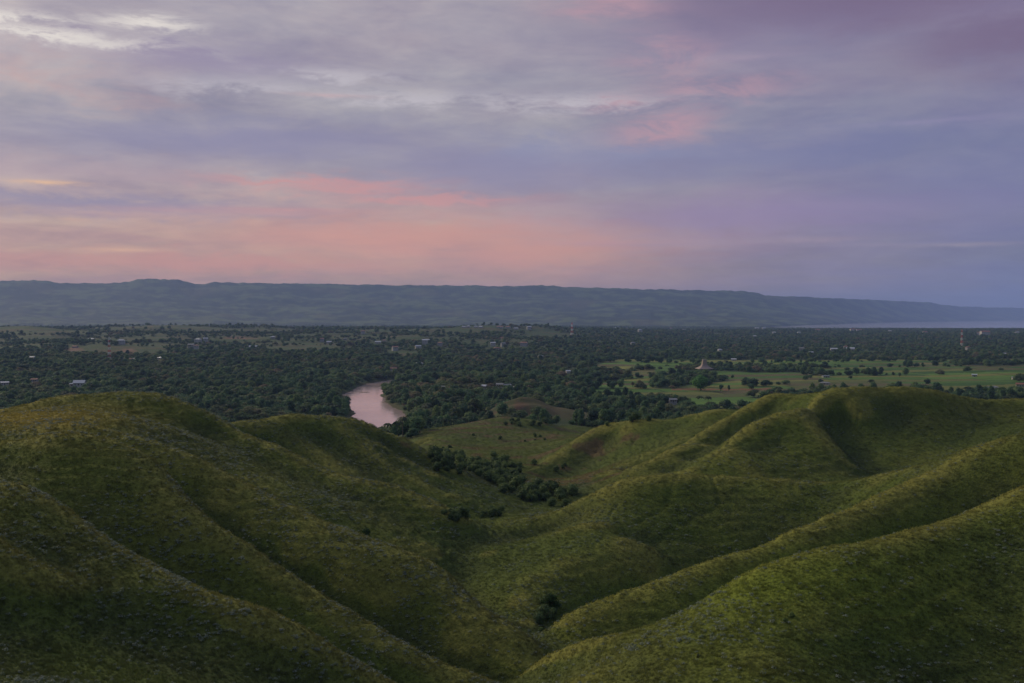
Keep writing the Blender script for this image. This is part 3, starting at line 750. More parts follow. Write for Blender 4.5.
def tint_raw(x, y, z, sl, cv, c3):
    px, py = pix(x, y, z)
    n1 = fbm(x / 45, y / 45, 4, 101); n2 = fbm(x / 14, y / 14, 3, 105); n3 = fbm(x / 110, y / 110, 3, 109)
    # open grass of the hills
    c = lerp((.074, .102, .020), (.096, .116, .022), sstep(-.35, .5, n1 * .7 + n3 * .8))
    # dry, brownish seed heads on the steep faces
    br = sstep(.16, .42, sl) * sstep(-.35, .35, n1 + .5 * n2)
    c = lerp(c, (.080, .080, .034), br * .28)
    c = lerp(c, (.055, .085, .020), sstep(.15, .6, n2 - .4 * n1) * .2)
    # drier yellow grass on the crowns, lightened further as painted crest highlights
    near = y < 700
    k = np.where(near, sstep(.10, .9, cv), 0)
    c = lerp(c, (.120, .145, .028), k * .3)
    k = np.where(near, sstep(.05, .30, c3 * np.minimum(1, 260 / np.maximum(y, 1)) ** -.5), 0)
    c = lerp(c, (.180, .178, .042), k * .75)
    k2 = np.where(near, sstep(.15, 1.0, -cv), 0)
    c = lerp(c, (.052, .070, .021), k2 * .6)  # green of the hollows, deepened with painted shade to define the folds
    # greener sheet on the near right slope, yellow plateau on the left
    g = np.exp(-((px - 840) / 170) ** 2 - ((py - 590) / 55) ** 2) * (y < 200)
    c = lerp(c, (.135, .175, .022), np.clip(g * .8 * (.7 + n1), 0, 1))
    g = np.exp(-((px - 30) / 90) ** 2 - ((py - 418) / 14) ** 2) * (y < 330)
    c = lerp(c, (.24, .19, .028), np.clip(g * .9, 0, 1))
    c = lerp(c, (.070, .085, .034), .6 * sstep(430, 600, y) * sstep(-.3, .3, n1 + n2) * (px < 640))
    # reddish worn soil on the slopes between the hills
    g = sstep(.25, .55, n2 + n1 * .5) * (y > 330) * (y < 860) * (px < 640) * (px > 400)
    c = lerp(c, (.115, .068, .042), g * .6)
    hz = hill_zone(x, y, z)
    fl = lerp((.045, .072, .036), (.070, .095, .042), sstep(-.3, .4, n1))
    # meadows in the woods
    dens = wood_density(x, y, z)
    md = lerp((.045, .080, .032), (.075, .075, .038), sstep(-.2, .5, n3 + .4 * n1))
    fl = lerp(fl, md, (1 - np.clip(dens, 0, 1)) * (y > 900))
    # undergrowth along the gully floor
    gd = np.full(x.shape, 1e9)
    for (a, b, d_) in [(437,455,470),(460,462,445),(480,468,425),(500,475,395),(520,488,350),(545,495,335),(562,494,335)]:
        gx_, gy_, _z = ray_xyz(a, b, d_); gd = np.minimum(gd, np.hypot(x - gx_, (y - gy_) * .7))
    c = lerp(c, (.040, .065, .024), (1 - sstep(8, 17, gd + 4 * n2)) * .8)
    # farmland
    fz = field_zone(x, y)
    u = x * .985 + y * .17; v = y * .985 - x * .17
    v = v + 9 * noise(u / 300, v / 300, 7)
    rowi = np.floor(v / 44); uu = u / (150 + 90 * _hash(rowi, rowi * 0, 5)) + _hash(rowi, rowi * 0 + 3, 6) * 7
    ci = np.floor(uu); h = _hash(ci, rowi, 77); h2 = _hash(ci, rowi, 78)
    f1 = lerp((.045, .105, .026), (.11, .20, .042), h2)
    f2 = lerp((.21, .22, .06), (.08, .10, .04), h2)
    fc = np.where((h < .55)[..., None], f1, f2)
    fc = np.where((h > .90)[..., None], np.array((.12, .11, .055)), fc)
    fv = v / 44 - rowi; fu = uu - ci
    edge = np.maximum(1 - sstep(.0, .10, fv), 1 - sstep(0, .03, fu))
    fc = lerp(fc, (.028, .045, .02), edge * .8)
    # far strip of ripe grain and the red track
    fc = lerp(fc, (.17, .15, .065), np.where((np.abs(y - 1930 - 8 * n2) < 22) & (px > 915) & (px < 985), 1.0, 0.0))
    fc = lerp(fc, (.17, .145, .06), np.where((np.abs(y - 1700) < 40) & (px > 585) & (px < 655), .7, 0.0))
    fc = lerp(fc, (.20, .095, .06), np.where((np.abs(y - 1275 - 6 * n2) < 14) & (px > 672) & (px < 778), .85, 0.0))
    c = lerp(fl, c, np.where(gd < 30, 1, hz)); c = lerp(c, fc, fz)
    # bare conical hill
    r = np.hypot((x - 12) / 40, (y - 850) / 40)
    c = lerp(c, lerp((.13, .075, .05), (.07, .075, .035), sstep(-.3, .3, n2)), (1 - sstep(.4, 1.05, r + .5 * n2)) * .85)
    r = np.hypot((x - 58) / 52, (y - 852) / 48)
    c = lerp(c, (.095, .085, .045), (1 - sstep(.7, 1.1, r)) * .8)
    # red earth between the houses left of centre
    for (p0, d0, sx, sd) in [(240,3000,18,130),(395,3100,14,70),(128,2330,10,55),(75,2350,10,60),(500,3050,22,80),(140,3900,20,150),(60,3700,20,80)]:
        e = 1 - sstep(.5, 1.1, np.hypot((px - p0) / sx, (y - d0) / sd) + .5 * n2)
        c = lerp(c, (.20, .11, .08), e * .85)
    # river bank
    s = np.where(RSEL(x, y), poly_sdf(x, y, RIV), 99.0)
    c = lerp(c, (.065, .068, .038), (1 - sstep(0, 4, s + 3 * n2)))
    # plateau
    t = sstep(7000, 9000, y)
    q = .7 * fbm(px / 55, y / 520, 4, 121) + .7 * fbm(px / 14, y / 200, 4, 125)
    pc = lerp((.030, .050, .036), (.095, .130, .056), sstep(-.2, .5, q))
    pc = lerp(pc, (.10, .095, .055), sstep(.35, .8, fbm(px / 50 + 5, y / 1400, 3, 129)) * .5)
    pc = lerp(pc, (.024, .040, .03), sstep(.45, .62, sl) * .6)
    c = lerp(c, pc, t)
    return np.clip(c, .008, .5)

# ------------------------------------------------------------------ the ground sheet
def build_ground(q=1.0):
    az_in = np.radians(np.arange(-30, 30.01, .058 / q)); az_l = np.radians(np.arange(-62, -30, .5)); az_r = np.radians(np.arange(30.5, 62.1, .5))
    az = np.concatenate([az_l, az_in, az_r])
    r = [18.0]
    while r[-1] < 31000:
        d = max(r[-1] - 60, 1)
        step = max(.34, .0031 * d) if d < 700 else (.004 * d if d < 9000 else .0045 * d)
        r.append(r[-1] + step / q)
    r = np.array(r)
    A, R = np.meshgrid(az, r)
    # the fan opens from behind the viewer and is straight-on far away
    X = R * np.tan(np.clip(A, -1.1, 1.1)) * 1.0; Y = R - 60.0
    Z = Zf(X, Y)
    sl = np.abs(np.gradient(Z, axis=0)) / np.maximum(np.gradient(Y, axis=0), .1)
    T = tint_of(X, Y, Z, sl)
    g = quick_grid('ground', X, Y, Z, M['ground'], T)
    tag(g, kind='structure'); return g
ground = build_ground(QUAL)

def flat_poly(name, pts, z, mat):
    bm = bmesh.new(); vs_ = [bm.verts.new((p[0], p[1], 0)) for p in pts]
    bm.faces.new(vs_); bmesh.ops.triangulate(bm, faces=bm.faces[:])
    bmesh.ops.recalc_face_normals(bm, faces=bm.faces[:])
    if bm.faces and sum(f.normal.z for f in bm.faces) < 0: bmesh.ops.reverse_faces(bm, faces=bm.faces[:])
    me = bpy.data.meshes.new(name); bm.to_mesh(me); bm.free(); me.materials.append(mat)
    return tag(obj(name, me, loc=(0, 0, z)), kind='structure')
# water level sheets; the banks of the ground close them in
flat_poly('river', [(-1000, 700), (260, 700), (260, 1900), (-1000, 1900)], 0.0, M['river'])
flat_poly('sea', [(1800, 7900), (15500, 7900), (15500, 30500), (3000, 30500), (1800, 11500)], 0.0, M['sea'])

# ------------------------------------------------------------------ haze
def build_haze():
    x0, x1, y0, y1, z0, z1 = -17500, 17500, -300, 31500, -12.0, 640.0
    v = [(x0,y0,z0),(x1,y0,z0),(x1,y1,z0),(x0,y1,z0),(x0,y0,z1),(x1,y0,z1),(x1,y1,z1),(x0,y1,z1)]
    f = [(0,3,2,1),(4,5,6,7),(0,1,5,4),(1,2,6,5),(2,3,7,6),(3,0,4,7)]
    m = bpy.data.materials.new('haze_air'); m.use_nodes = True; nt = m.node_tree; nt.nodes.clear()
    out = nt.nodes.new('ShaderNodeOutputMaterial'); pv = nt.nodes.new('ShaderNodeVolumePrincipled')
    pv.inputs['Color'].default_value = (.38, .53, 1.0, 1); pv.inputs['Density'].default_value = HAZE; pv.inputs['Anisotropy'].default_value = .1
    LK(nt, pv.outputs[0], out.inputs['Volume'])
    o = obj('haze', mesh_from('haze', v, f, m)); tag(o, kind='stuff')
if HAZE > 0: build_haze()
# houses of the plain: column, row, width, depth, wall height, roof, wall, label
far = [ # px, py of the roof, width, depth, height, roof, wall, label
 (91,339.5,16,10,4,'metal_roof','white_wall','pale roofed house left of the left tower top'),
 (121,343.5,18,11,5,'metal_roof','white_wall','long pale house right of the left tower top'),
 (34,385,8,6,3,'rust_roof','grey_wall','small rusty house in the woods left of the zinc roof'),
 (125,360,11,8,3.5,'rust_roof','white_wall','pinkish house right of the left tower, first of its row'),
 (130,360,9,7,3.5,'rust_roof','white_wall','pale house in the row right of the left tower'),
 (136,360,12,8,3.5,'dull_roof','grey_wall','grey roofed house ending the row right of the left tower'),
 (94,361,9,7,3,'rust_roof','grey_wall','rusty roofed house left of the left tower foot'),
 (160,361.5,9,7,3,'metal_roof','white_wall','small white house in woods right of the house row'),
 (32,361,8,6,3,'metal_roof','white_wall','tiny white house in the far left woods'),
 (75,347,12,8,3,'rust_roof','grey_wall','brown roofed house on the green slope far left'),
 (198,342,17,11,5,'metal_roof','white_wall','big white house on the low left hill'),
 (205.5,341,13,9,5,'metal_roof','white_wall','white house right of the big white house'),
 (191,347.5,14,9,4,'dull_roof','grey_wall','grey house below the big white house'),
 (196,348.5,12,8,4,'rust_roof','white_wall','pale house with brown roof below the big white house'),
 (253,347.5,20,11,5,'metal_roof','white_wall','long pale building on the red earth left of centre'),
 (240,353,12,8,4,'rust_roof','white_wall','pinkish house on the red earth left of centre'),
 (273,337.5,13,9,5,'metal_roof','white_wall','white house on the low hill above the red earth'),
 (329,342.5,13,9,5,'metal_roof','white_wall','white house between the red earth and the river'),
 (322,341,10,8,4,'rust_roof','grey_wall','brown roofed house next to the white hill house'),
 (345,339,10,8,4,'dull_roof','grey_wall','grey roofed house left of the pair above the river'),
 (363,333,13,9,4,'rust_roof','white_wall','rusty roofed house high above the river'),
 (378,342.5,16,10,5,'metal_roof','white_wall','white house directly above the river bend'),
 (384,341,11,9,5,'rust_roof','white_wall','brown roofed house right of the white river house'),
 (426,343,20,12,5.5,'metal_roof','white_wall','broad white roofed hall above the river grove'),
 (418,349,14,9,4,'metal_roof','white_wall','white house left below the broad white hall'),
 (419,367.5,13,8,3.5,'metal_roof','white_wall','low white house in the woods above the river'),
 (393,373,10,7,3,'rust_roof','grey_wall','brown house hidden in woods behind the river'),
 (395,350,14,9,4,'rust_roof','white_wall','reddish roofed house on the bare patch above the river'),
 (440,345.5,13,9,4,'rust_roof','grey_wall','brown roofed house right of the broad white hall'),
 (493,345.5,13,9,4,'metal_roof','white_wall','white house on the slope below the hilltop hamlet'),
 (503,346,11,8,4,'dull_roof','grey_wall','grey house on the slope below the hilltop hamlet'),
 (497,351,15,9,4,'rust_roof','grey_wall','brown house on the bare slope below the hilltop hamlet'),
 (464,326.8,13,9,5,'metal_roof','white_wall','first white house of the hamlet on the central hill'),
 (468.5,326.6,12,9,5,'metal_roof','white_wall','second white house of the hamlet on the central hill'),
 (476,326.8,15,9,5,'metal_roof','white_wall','third white house of the hamlet on the central hill'),
 (481,327,13,9,5,'metal_roof','white_wall','last white house of the hamlet on the central hill'),
 (500,327,22,11,5,'rust_roof','white_wall','long pinkish building on the ridge right of the hamlet'),
 (508,327,18,11,5,'rust_roof','white_wall','second long pinkish building on the ridge right of the hamlet'),
 (516,328.5,15,10,5,'metal_roof','white_wall','pale house on the ridge just left of the central tower'),
 (529,328.5,16,10,5,'metal_roof','white_wall','bright white house on the ridge left of the central tower'),
 (540.5,359.5,9,8,4,'metal_roof','white_wall','small white house at the back of the fields'),
 (524,345.5,18,10,4,'rust_roof','grey_wall','long brown roof on the green slope left of the central tower'),
 (568,377,6,6,5,'metal_roof','white_wall','narrow white hut in the tree belt of the fields'),
 (633,345,13,9,4,'dull_roof','grey_wall','grey house in the woods right of the central tower'),
 (615,328.5,16,11,6,'metal_roof','white_wall','white building on the wooded rise right of the central tower'),
 (626,329,14,10,6,'dull_roof','grey_wall','grey building on the wooded rise right of the central tower'),
 (640,331,18,11,6,'metal_roof','white_wall','pale building farther right on the wooded rise'),
 (671,328.5,16,11,6,'rust_roof','grey_wall','brown roofed building on the long wooded skyline'),
 (684,330,16,11,6,'dull_roof','grey_wall','grey roofed building on the long wooded skyline'),
 (755,337.5,16,10,5,'metal_roof','white_wall','white roofed house below the buildings at the head of the bay'),
 (757,328.3,26,14,8,'metal_roof','white_wall','bright white building at the head of the bay'),
 (764,328,30,14,8,'metal_roof','white_wall','second bright white building at the head of the bay'),
 (720,352.5,10,8,4,'metal_roof','white_wall','small pale house in the woods behind the peaked roof'),
 (734,360,10,7,3,'metal_roof','white_wall','tiny pale house at the far edge of the fields'),
 (774,333.5,16,11,6,'metal_roof','white_wall','pale house near the shore where the bay begins'),
 (799,333.5,16,11,6,'metal_roof','white_wall','white house in the shore woods of the bay'),
 (834,352,16,10,5,'metal_roof','white_wall','white roofed house, left one of a pair in the right woods'),
 (850.5,351.5,20,12,5,'metal_roof','white_wall','large white roof, right one of a pair in the right woods'),
 (846,349,11,8,4,'rust_roof','grey_wall','brown roof above the pair of white roofs'),
 (811,355.5,10,7,4,'metal_roof','white_wall','small white house left below the pair of white roofs'),
 (802,351,12,8,4,'dull_roof','grey_wall','bluish grey roof left of the pair of white roofs'),
 (853,330,32,16,10,'red_roof','white_wall','large red roofed building at the shore of the bay'),
 (859,330.5,26,14,9,'red_roof','white_wall','second red roofed building at the shore of the bay'),
 (818,330.5,22,12,8,'red_roof','grey_wall','small red roofed building left of the shore pair'),
 (890,331.5,18,11,7,'metal_roof','white_wall','white house on the shore right of the red roofs'),
 (925,333,20,12,7,'red_roof','white_wall','red roofed house on the shore left of the sea tower'),
 (985,333.5,36,20,13,'red_roof','white_wall','big pinkish building near the sea right of the tower'),
 (979,334,18,12,8,'rust_roof','white_wall','lower wing house left of the big pinkish building'),
 (1017,333.5,22,12,8,'metal_roof','white_wall','white building near the sea at the far right'),
 (1003,354.5,15,9,4,'metal_roof','white_wall','white roofed house at the edge of the far right fields'),
 (968,350,12,8,5,'rust_roof','white_wall','pinkish house at the foot of the sea tower'),
 (975,376,7,5,3,'metal_roof','white_wall','tiny white field hut in the far right fields'),
 (1016,379,9,6,3,'metal_roof','white_wall','small pale field house at the far right edge'),
 (825,384,13,6,2.2,'dull_roof','white_wall','long low white shed in the fields behind the right hill'),
 (826,377,11,5,2.2,'dull_roof','white_wall','long low shed farther out in the fields'),
 (442,391.5,7,6,3.2,'metal_roof','white_wall','small white hut in the grove right of the river'),
 (453,412,4.5,4,2.6,'metal_roof','white_wall','tiny pale hut beneath the big trees right of the river'),
 (452,392,6,5,3,'rust_roof','grey_wall','small brown hut on the clearing right of the river'),
 (506,389,11,7,2.6,'dull_roof','grey_wall','long grey roofed house behind the conical hill'),
 (516,391,9,6,2.6,'dull_roof','grey_wall','grey roofed house touching the conical hill top'),
 (500,388,8,6,2.6,'dull_roof','white_wall','pale house left of the grey roofs behind the conical hill'),
 (483,390,8,6,3,'metal_roof','white_wall','small pale house left behind the conical hill'),
 (610.5,411.5,4,4,4.2,'metal_roof','white_wall','narrow pale hut in the dark tree belt before the fields'),
 (673,404,8,6,3,'dull_roof','grey_wall','grey hut beneath the tall dark tree before the fields'),
 (989,390,13,8,3.4,'dull_roof','grey_wall','pale grey roofed house among dark trees behind the right hill'),
 (995,389,10,7,3.4,'dull_roof','grey_wall','grey gabled house beside the pale grey roofed house'),
 (1021,386,10,7,3.6,'red_roof','white_wall','red roofed house at the far right edge of the fields'),
]
FARPOS = [hit(px, py + h * .5 * F / 2500) for (px, py, w, d, h, rf, wl, lab) in far]
CLEAR = [(X, D, q[2]) for (X, D, Z), q in zip(FARPOS, far)]
for px, py, w in ((79, 389.6, 16), (71, 389.6, 8), (4, 389.5, 10)):
    X, D, Z = hit(px, py); CLEAR.append((X, D, w))
# ================================================================== plants
def lobed_crown(rr, n_lobes, R, H, leaf, n_leaf, base=0.35, core=True, flat=.8):
    """leaf sized faces spread through several overlapping lobes around a ragged dark core"""
    V = []; Fc = []
    lobes = []
    for k in range(n_lobes):
        a = rr.uniform(0, 2 * math.pi); q = rr.uniform(.15, .62) * R
        zc = H * rr.uniform(base, .80); r = R * rr.uniform(.34, .58)
        if zc > H * .62: q *= .6
        lobes.append((q * math.cos(a), q * math.sin(a), zc, r))
    lobes.append((0, 0, H * .62, R * .6))
    def leafq(p, nrm, s):
        nrm = nrm + Vector((rr.gauss(0, .5), rr.gauss(0, .5), rr.gauss(.25, .5))); nrm.normalize()
        t = nrm.orthogonal().normalized(); t.rotate(Matrix.Rotation(rr.uniform(0, 6.28), 3, nrm)); b = nrm.cross(t)
        s1 = s * rr.uniform(.6, 1.3); s2 = s * rr.uniform(.5, 1.0); i = len(V)
        V.extend([p - t * s1, p - b * s2 * .8, p + t * s1 * .8 + nrm * s * .2, p + b * s2])
        Fc.append((i, i + 1, i + 2, i + 3))
    for k in range(n_leaf):
        lx, ly, lz, lr = rr.choice(lobes)
        d = Vector((rr.gauss(0, 1), rr.gauss(0, 1), rr.gauss(.2, 1))).normalized()
        rad = lr * (rr.uniform(.72, 1.08) if rr.random() < .85 else rr.uniform(1.05, 1.25))
        p = Vector((lx + d.x * rad, ly + d.y * rad, lz + d.z * rad * flat))
        leafq(p, d, leaf)
    if core:
        for lx, ly, lz, lr in lobes:
            bm = bmesh.new(); bmesh.ops.create_icosphere(bm, subdivisions=1, radius=lr * .78)
            i0 = len(V)
            for v in bm.verts:
                j = rr.uniform(.75, 1.15); V.append(Vector((lx + v.co.x * j, ly + v.co.y * j, lz + v.co.z * j * flat)))
            for f in bm.faces: Fc.append(tuple(i0 + v.index for v in f.verts))
            bm.free()
    return V, Fc
def tube(V, Fc, pts, rads, n=6):
    rings = []
    for i, p in enumerate(pts):
        p = Vector(p); q = Vector(pts[min(i + 1, len(pts) - 1)]) - Vector(pts[max(i - 1, 0)])
        q.normalize(); t = q.orthogonal().normalized(); b = q.cross(t); ring = []
        for k in range(n):
            a = 2 * math.pi * k / n; ring.append(len(V)); V.append(p + (t * math.cos(a) + b * math.sin(a)) * rads[i])
        rings.append(ring)
    for r0, r1 in zip(rings[:-1], rings[1:]):
        for k in range(n): Fc.append((r0[k], r0[(k + 1) % n], r1[(k + 1) % n], r1[k]))
    Fc.append(tuple(rings[0][::-1])); Fc.append(tuple(rings[-1]))
def trunk_mesh(rr, H, R, r0):
    V = []; Fc = []
    top = (rr.uniform(-.3, .3), rr.uniform(-.3, .3), H * .62)
    tube(V, Fc, [(0, 0, -.6), (.05, 0, H * .2), (top[0] * .5, top[1] * .5, H * .4), top], [r0 * 1.3, r0, r0 * .8, r0 * .35])
    for k in range(5):
        a = k * 1.26 + rr.uniform(-.4, .4); z0 = H * rr.uniform(.22, .42); q = R * rr.uniform(.4, .65)
        tube(V, Fc, [(0, 0, z0), (q * .45 * math.cos(a), q * .45 * math.sin(a), z0 + H * .12), (q * math.cos(a), q * math.sin(a), z0 + H * .3)], [r0 * .5, r0 * .33, r0 * .12], 5)
    return V, Fc
TREES = []   # (kind, trunk mesh, crown mesh)
_r = random.Random(11)
specs = [ # H, R, lobes, leaf, n, flat, material
 (10.5, 5.0, 8, .55, 620, .8, 'tree_a', 'broadleaf'), (12.5, 5.2, 9, .58, 680, .95, 'tree_a', 'broadleaf'), (8.0, 4.4, 7, .5, 520, .75, 'tree_a', 'low'),
 (11.0, 5.6, 10, .55, 680, .7, 'tree_b', 'olive'), (8.5, 4.2, 7, .5, 520, .85, 'tree_b', 'olive'), (14.0, 4.4, 9, .55, 640, 1.1, 'tree_a', 'tall')]
for k, (H, R, nl, lf, n, fl, mt, kd) in enumerate(specs):
    V, Fc = trunk_mesh(_r, H, R, .28 + .01 * H); tm = mesh_from('tree_trunk', V, Fc, M['bark'], True)
    V, Fc = lobed_crown(_r, nl, R, H, lf, n, flat=fl); cm = mesh_from('tree_crown', V, Fc, M[mt])
    TREES.append((kd, tm, cm))
def palm_meshes(rr, H):
    V = []; Fc = []
    bx = rr.uniform(-1.2, 1.2)
    tube(V, Fc, [(0, 0, -.5), (bx * .2, 0, H * .35), (bx * .6, 0, H * .7), (bx, 0, H)], [.26, .2, .16, .13], 6)
    tm = mesh_from('palm_trunk', V, Fc, M['bark'], True)
    V = []; Fc = []
    for k in range(17):
        a = k * 2.4 + rr.uniform(-.2, .2); up = rr.uniform(.1, 1.1); L = rr.uniform(3.0, 4.0)
        prev = None
        for s in range(7):
            t = s / 6; rad = L * t; zz = H + up * 1.6 * t - 3.0 * t * t
            c = Vector((bx + rad * math.cos(a), rad * math.sin(a), zz)); w = .62 * math.sin(math.pi * min(t * .85 + .12, 1))
            sd = Vector((-math.sin(a), math.cos(a), 0)) * w
            i = len(V); V.extend([c - sd - Vector((0, 0, w * .5)), c + Vector((0, 0, .08)), c + sd - Vector((0, 0, w * .5))])
            if prev is not None: Fc.append((prev, prev + 1, i + 1, i)); Fc.append((prev + 1, prev + 2, i + 2, i + 1))
            prev = i
    return tm, mesh_from('palm_fronds', V, Fc, M['palm'])
PALMS = [palm_meshes(_r, 12.0), palm_meshes(_r, 9.5)]
BUSHES = []
for k in range(4):
    H, R = [(2.6, 2.0), (3.4, 2.4), (2.0, 1.8), (4.2, 2.6)][k]
    V, Fc = lobed_crown(_r, 6, R, H, .24, 560, base=.2, flat=.85); cm = mesh_from('bush_foliage', V, Fc, M['bush'])
    V = []; Fc = []
    for j in range(5):
        a = j * 1.3; tube(V, Fc, [(0, 0, -.3), (.3 * R * math.cos(a), .3 * R * math.sin(a), H * .4), (.55 * R * math.cos(a), .55 * R * math.sin(a), H * .7)], [.09, .06, .02], 5)
    BUSHES.append((mesh_from('bush_stems', V, Fc, M['bark']), cm))

def put_tree(x, y, k, s, rz, label, group=None, hs=None, cmesh=None, z=None):
    if z is None: z = float(Zf(np.array([x]), np.array([y]))[0])
    if k >= 100:
        tm, cm = PALMS[k - 100]; nm, cat, pn = 'coconut_palm', 'palm', ('trunk', 'fronds')
    elif k >= 50:
        tm, cm = BUSHES[k - 50]; nm, cat, pn = 'bush', 'bush', ('stems', 'foliage')
    else:
        _, tm, cm = TREES[k]; nm, cat, pn = 'tree', 'tree', ('trunk', 'crown')
    if cmesh: cm = cmesh
    r = empty(nm, (x, y, z - .1), rz, s)
    if hs: r.scale = (s, s, hs)
    obj(pn[0], tm, r); obj(pn[1], cm, r)
    tag(r, label, cat, group); return r

# ------------------------------------------------------------------ scatter of the woods
def scatter(n, d0, d1, p, pxlo=-60, pxhi=1084):
    """points in front of the viewer, distance density ~ d**p per unit length"""
    a = p + 1
    if abs(a) < 1e-6: d = np.exp(rng.uniform(math.log(d0), math.log(d1), n))
    else: d = (rng.uniform(size=n) * (d1 ** a - d0 ** a) + d0 ** a) ** (1 / a)
    px = rng.uniform(pxlo, pxhi, n)
    return (px - PXC) / F * d, d
def make_woods():
    X, Y = [], []
    S = []
    for n, d0, d1, p, size in [(12000, 560, 1150, 1, 1.0), (26000, 1150, 2400, .6, 1.0), (85000, 2400, 8600, .35, .95)]:
        x, y = scatter(int(n * WOODS), d0, d1, p); X.append(x); Y.append(y); S.append(np.full(len(x), size))
    x = np.concatenate(X); y = np.concatenate(Y); s = np.concatenate(S)
    # hedgerow and lone trees of the farmland
    z = Zf(x, y, False)
    dn = wood_density(x, y, z)
    fz = field_zone(x, y)
    dn = np.maximum(dn, fz * .005)
    dn = dn * (y < interp(PXC + x / y * F, [(0,8600),(720,8600),(765,7900),(800,7500),(1100,7300)]))
    for (hx, hy, hw) in CLEAR:
        near = 90 if hw >= 16 and hy < 1700 else (34 if hy < 1700 else 45)
        dn = np.where((np.abs(x * hy / y - hx) < hw * .62 + 2) & (y > hy - near) & (y < hy + 9), 0, dn)
    keep = rng.uniform(size=len(x)) < dn
    x, y, z, s = x[keep], y[keep], z[keep], s[keep]
    s = s * rng.uniform(.5, 1.35, len(x)) * np.where(y > 2400, interp(y, [(2400,1),(5000,1.15),(6500,.95),(7300,.55),(8600,.6)]), 1)
    k = rng.integers(0, 6, len(x))
    olive = fbm(x / 120, y / 160, 2, 140) + rng.normal(0, .2, len(x))
    k = np.where(olive > .25, rng.integers(3, 5, len(x)), np.where(rng.uniform(size=len(x)) < .7, rng.choice([0, 1, 2, 5], len(x)), k))
    palm = rng.uniform(size=len(x)) < .10
    k = np.where(palm, 100 + rng.integers(0, 2, len(x)), k)
    return x, y, z, s, k
wx, wy, wz, ws, wk = make_woods()
print('woods', len(wx))
# visibility of each tree top from the viewpoint
def visible(x, y, ztop, n=70):
    ok = np.ones(len(x), bool)
    for t in np.linspace(.06, .97, n):
        zz = Z0(x * t, y * t); ray = EYE + (ztop - EYE) * t
        ok &= zz < ray
    return ok
cand = np.nonzero(wy < 1500)[0]
H_OF = {0: 10.5, 1: 12.5, 2: 8, 3: 11, 4: 8.5, 5: 14, 100: 13, 101: 10.5}
hh = np.array([H_OF[int(v)] for v in wk[cand]]) * ws[cand]
pxc = PXC + wx[cand] / wy[cand] * F
vis = visible(wx[cand], wy[cand], wz[cand] + hh * .75) & (pxc > 2) & (pxc < 1022)
size = np.where(vis, hh / wy[cand], 0)
order = np.argsort(-size)
N_IND = 268
pick = cand[order[:N_IND][size[order[:N_IND]] > 0]]
is_ind = np.zeros(len(wx), bool); is_ind[pick] = True
KD = {0: 'broad dark green tree', 1: 'rounded dark green tree', 2: 'low spreading dark green tree', 3: 'olive green spreading tree', 4: 'small olive green tree', 5: 'tall narrow dark tree', 100: 'tall coconut palm', 101: 'shorter coconut palm'}
def region(x, y):
    px = PXC + x / y * F
    if px < 345: return ('in the woods left of the river', 'woods left of the river')
    if px < 420: return ('on the far river bank beside the water', 'trees on the river banks')
    if px < 505: return ('in the grove right of the river', 'grove right of the river')
    if px < 600: return ('around the bare conical hill', 'trees around the conical hill')
    if px < 760: return ('in the tree belt before the green fields', 'tree belt before the fields')
    return ('behind the grassy hill on the right', 'trees behind the right hill')
for i in pick:
    rg = region(wx[i], wy[i])
    kd = KD[int(wk[i])]
    put_tree(float(wx[i]), float(wy[i]), int(wk[i]), float(ws[i]), rng.uniform(0, 6.28), kd + ' ' + rg[0], kd + 's ' + rg[1])

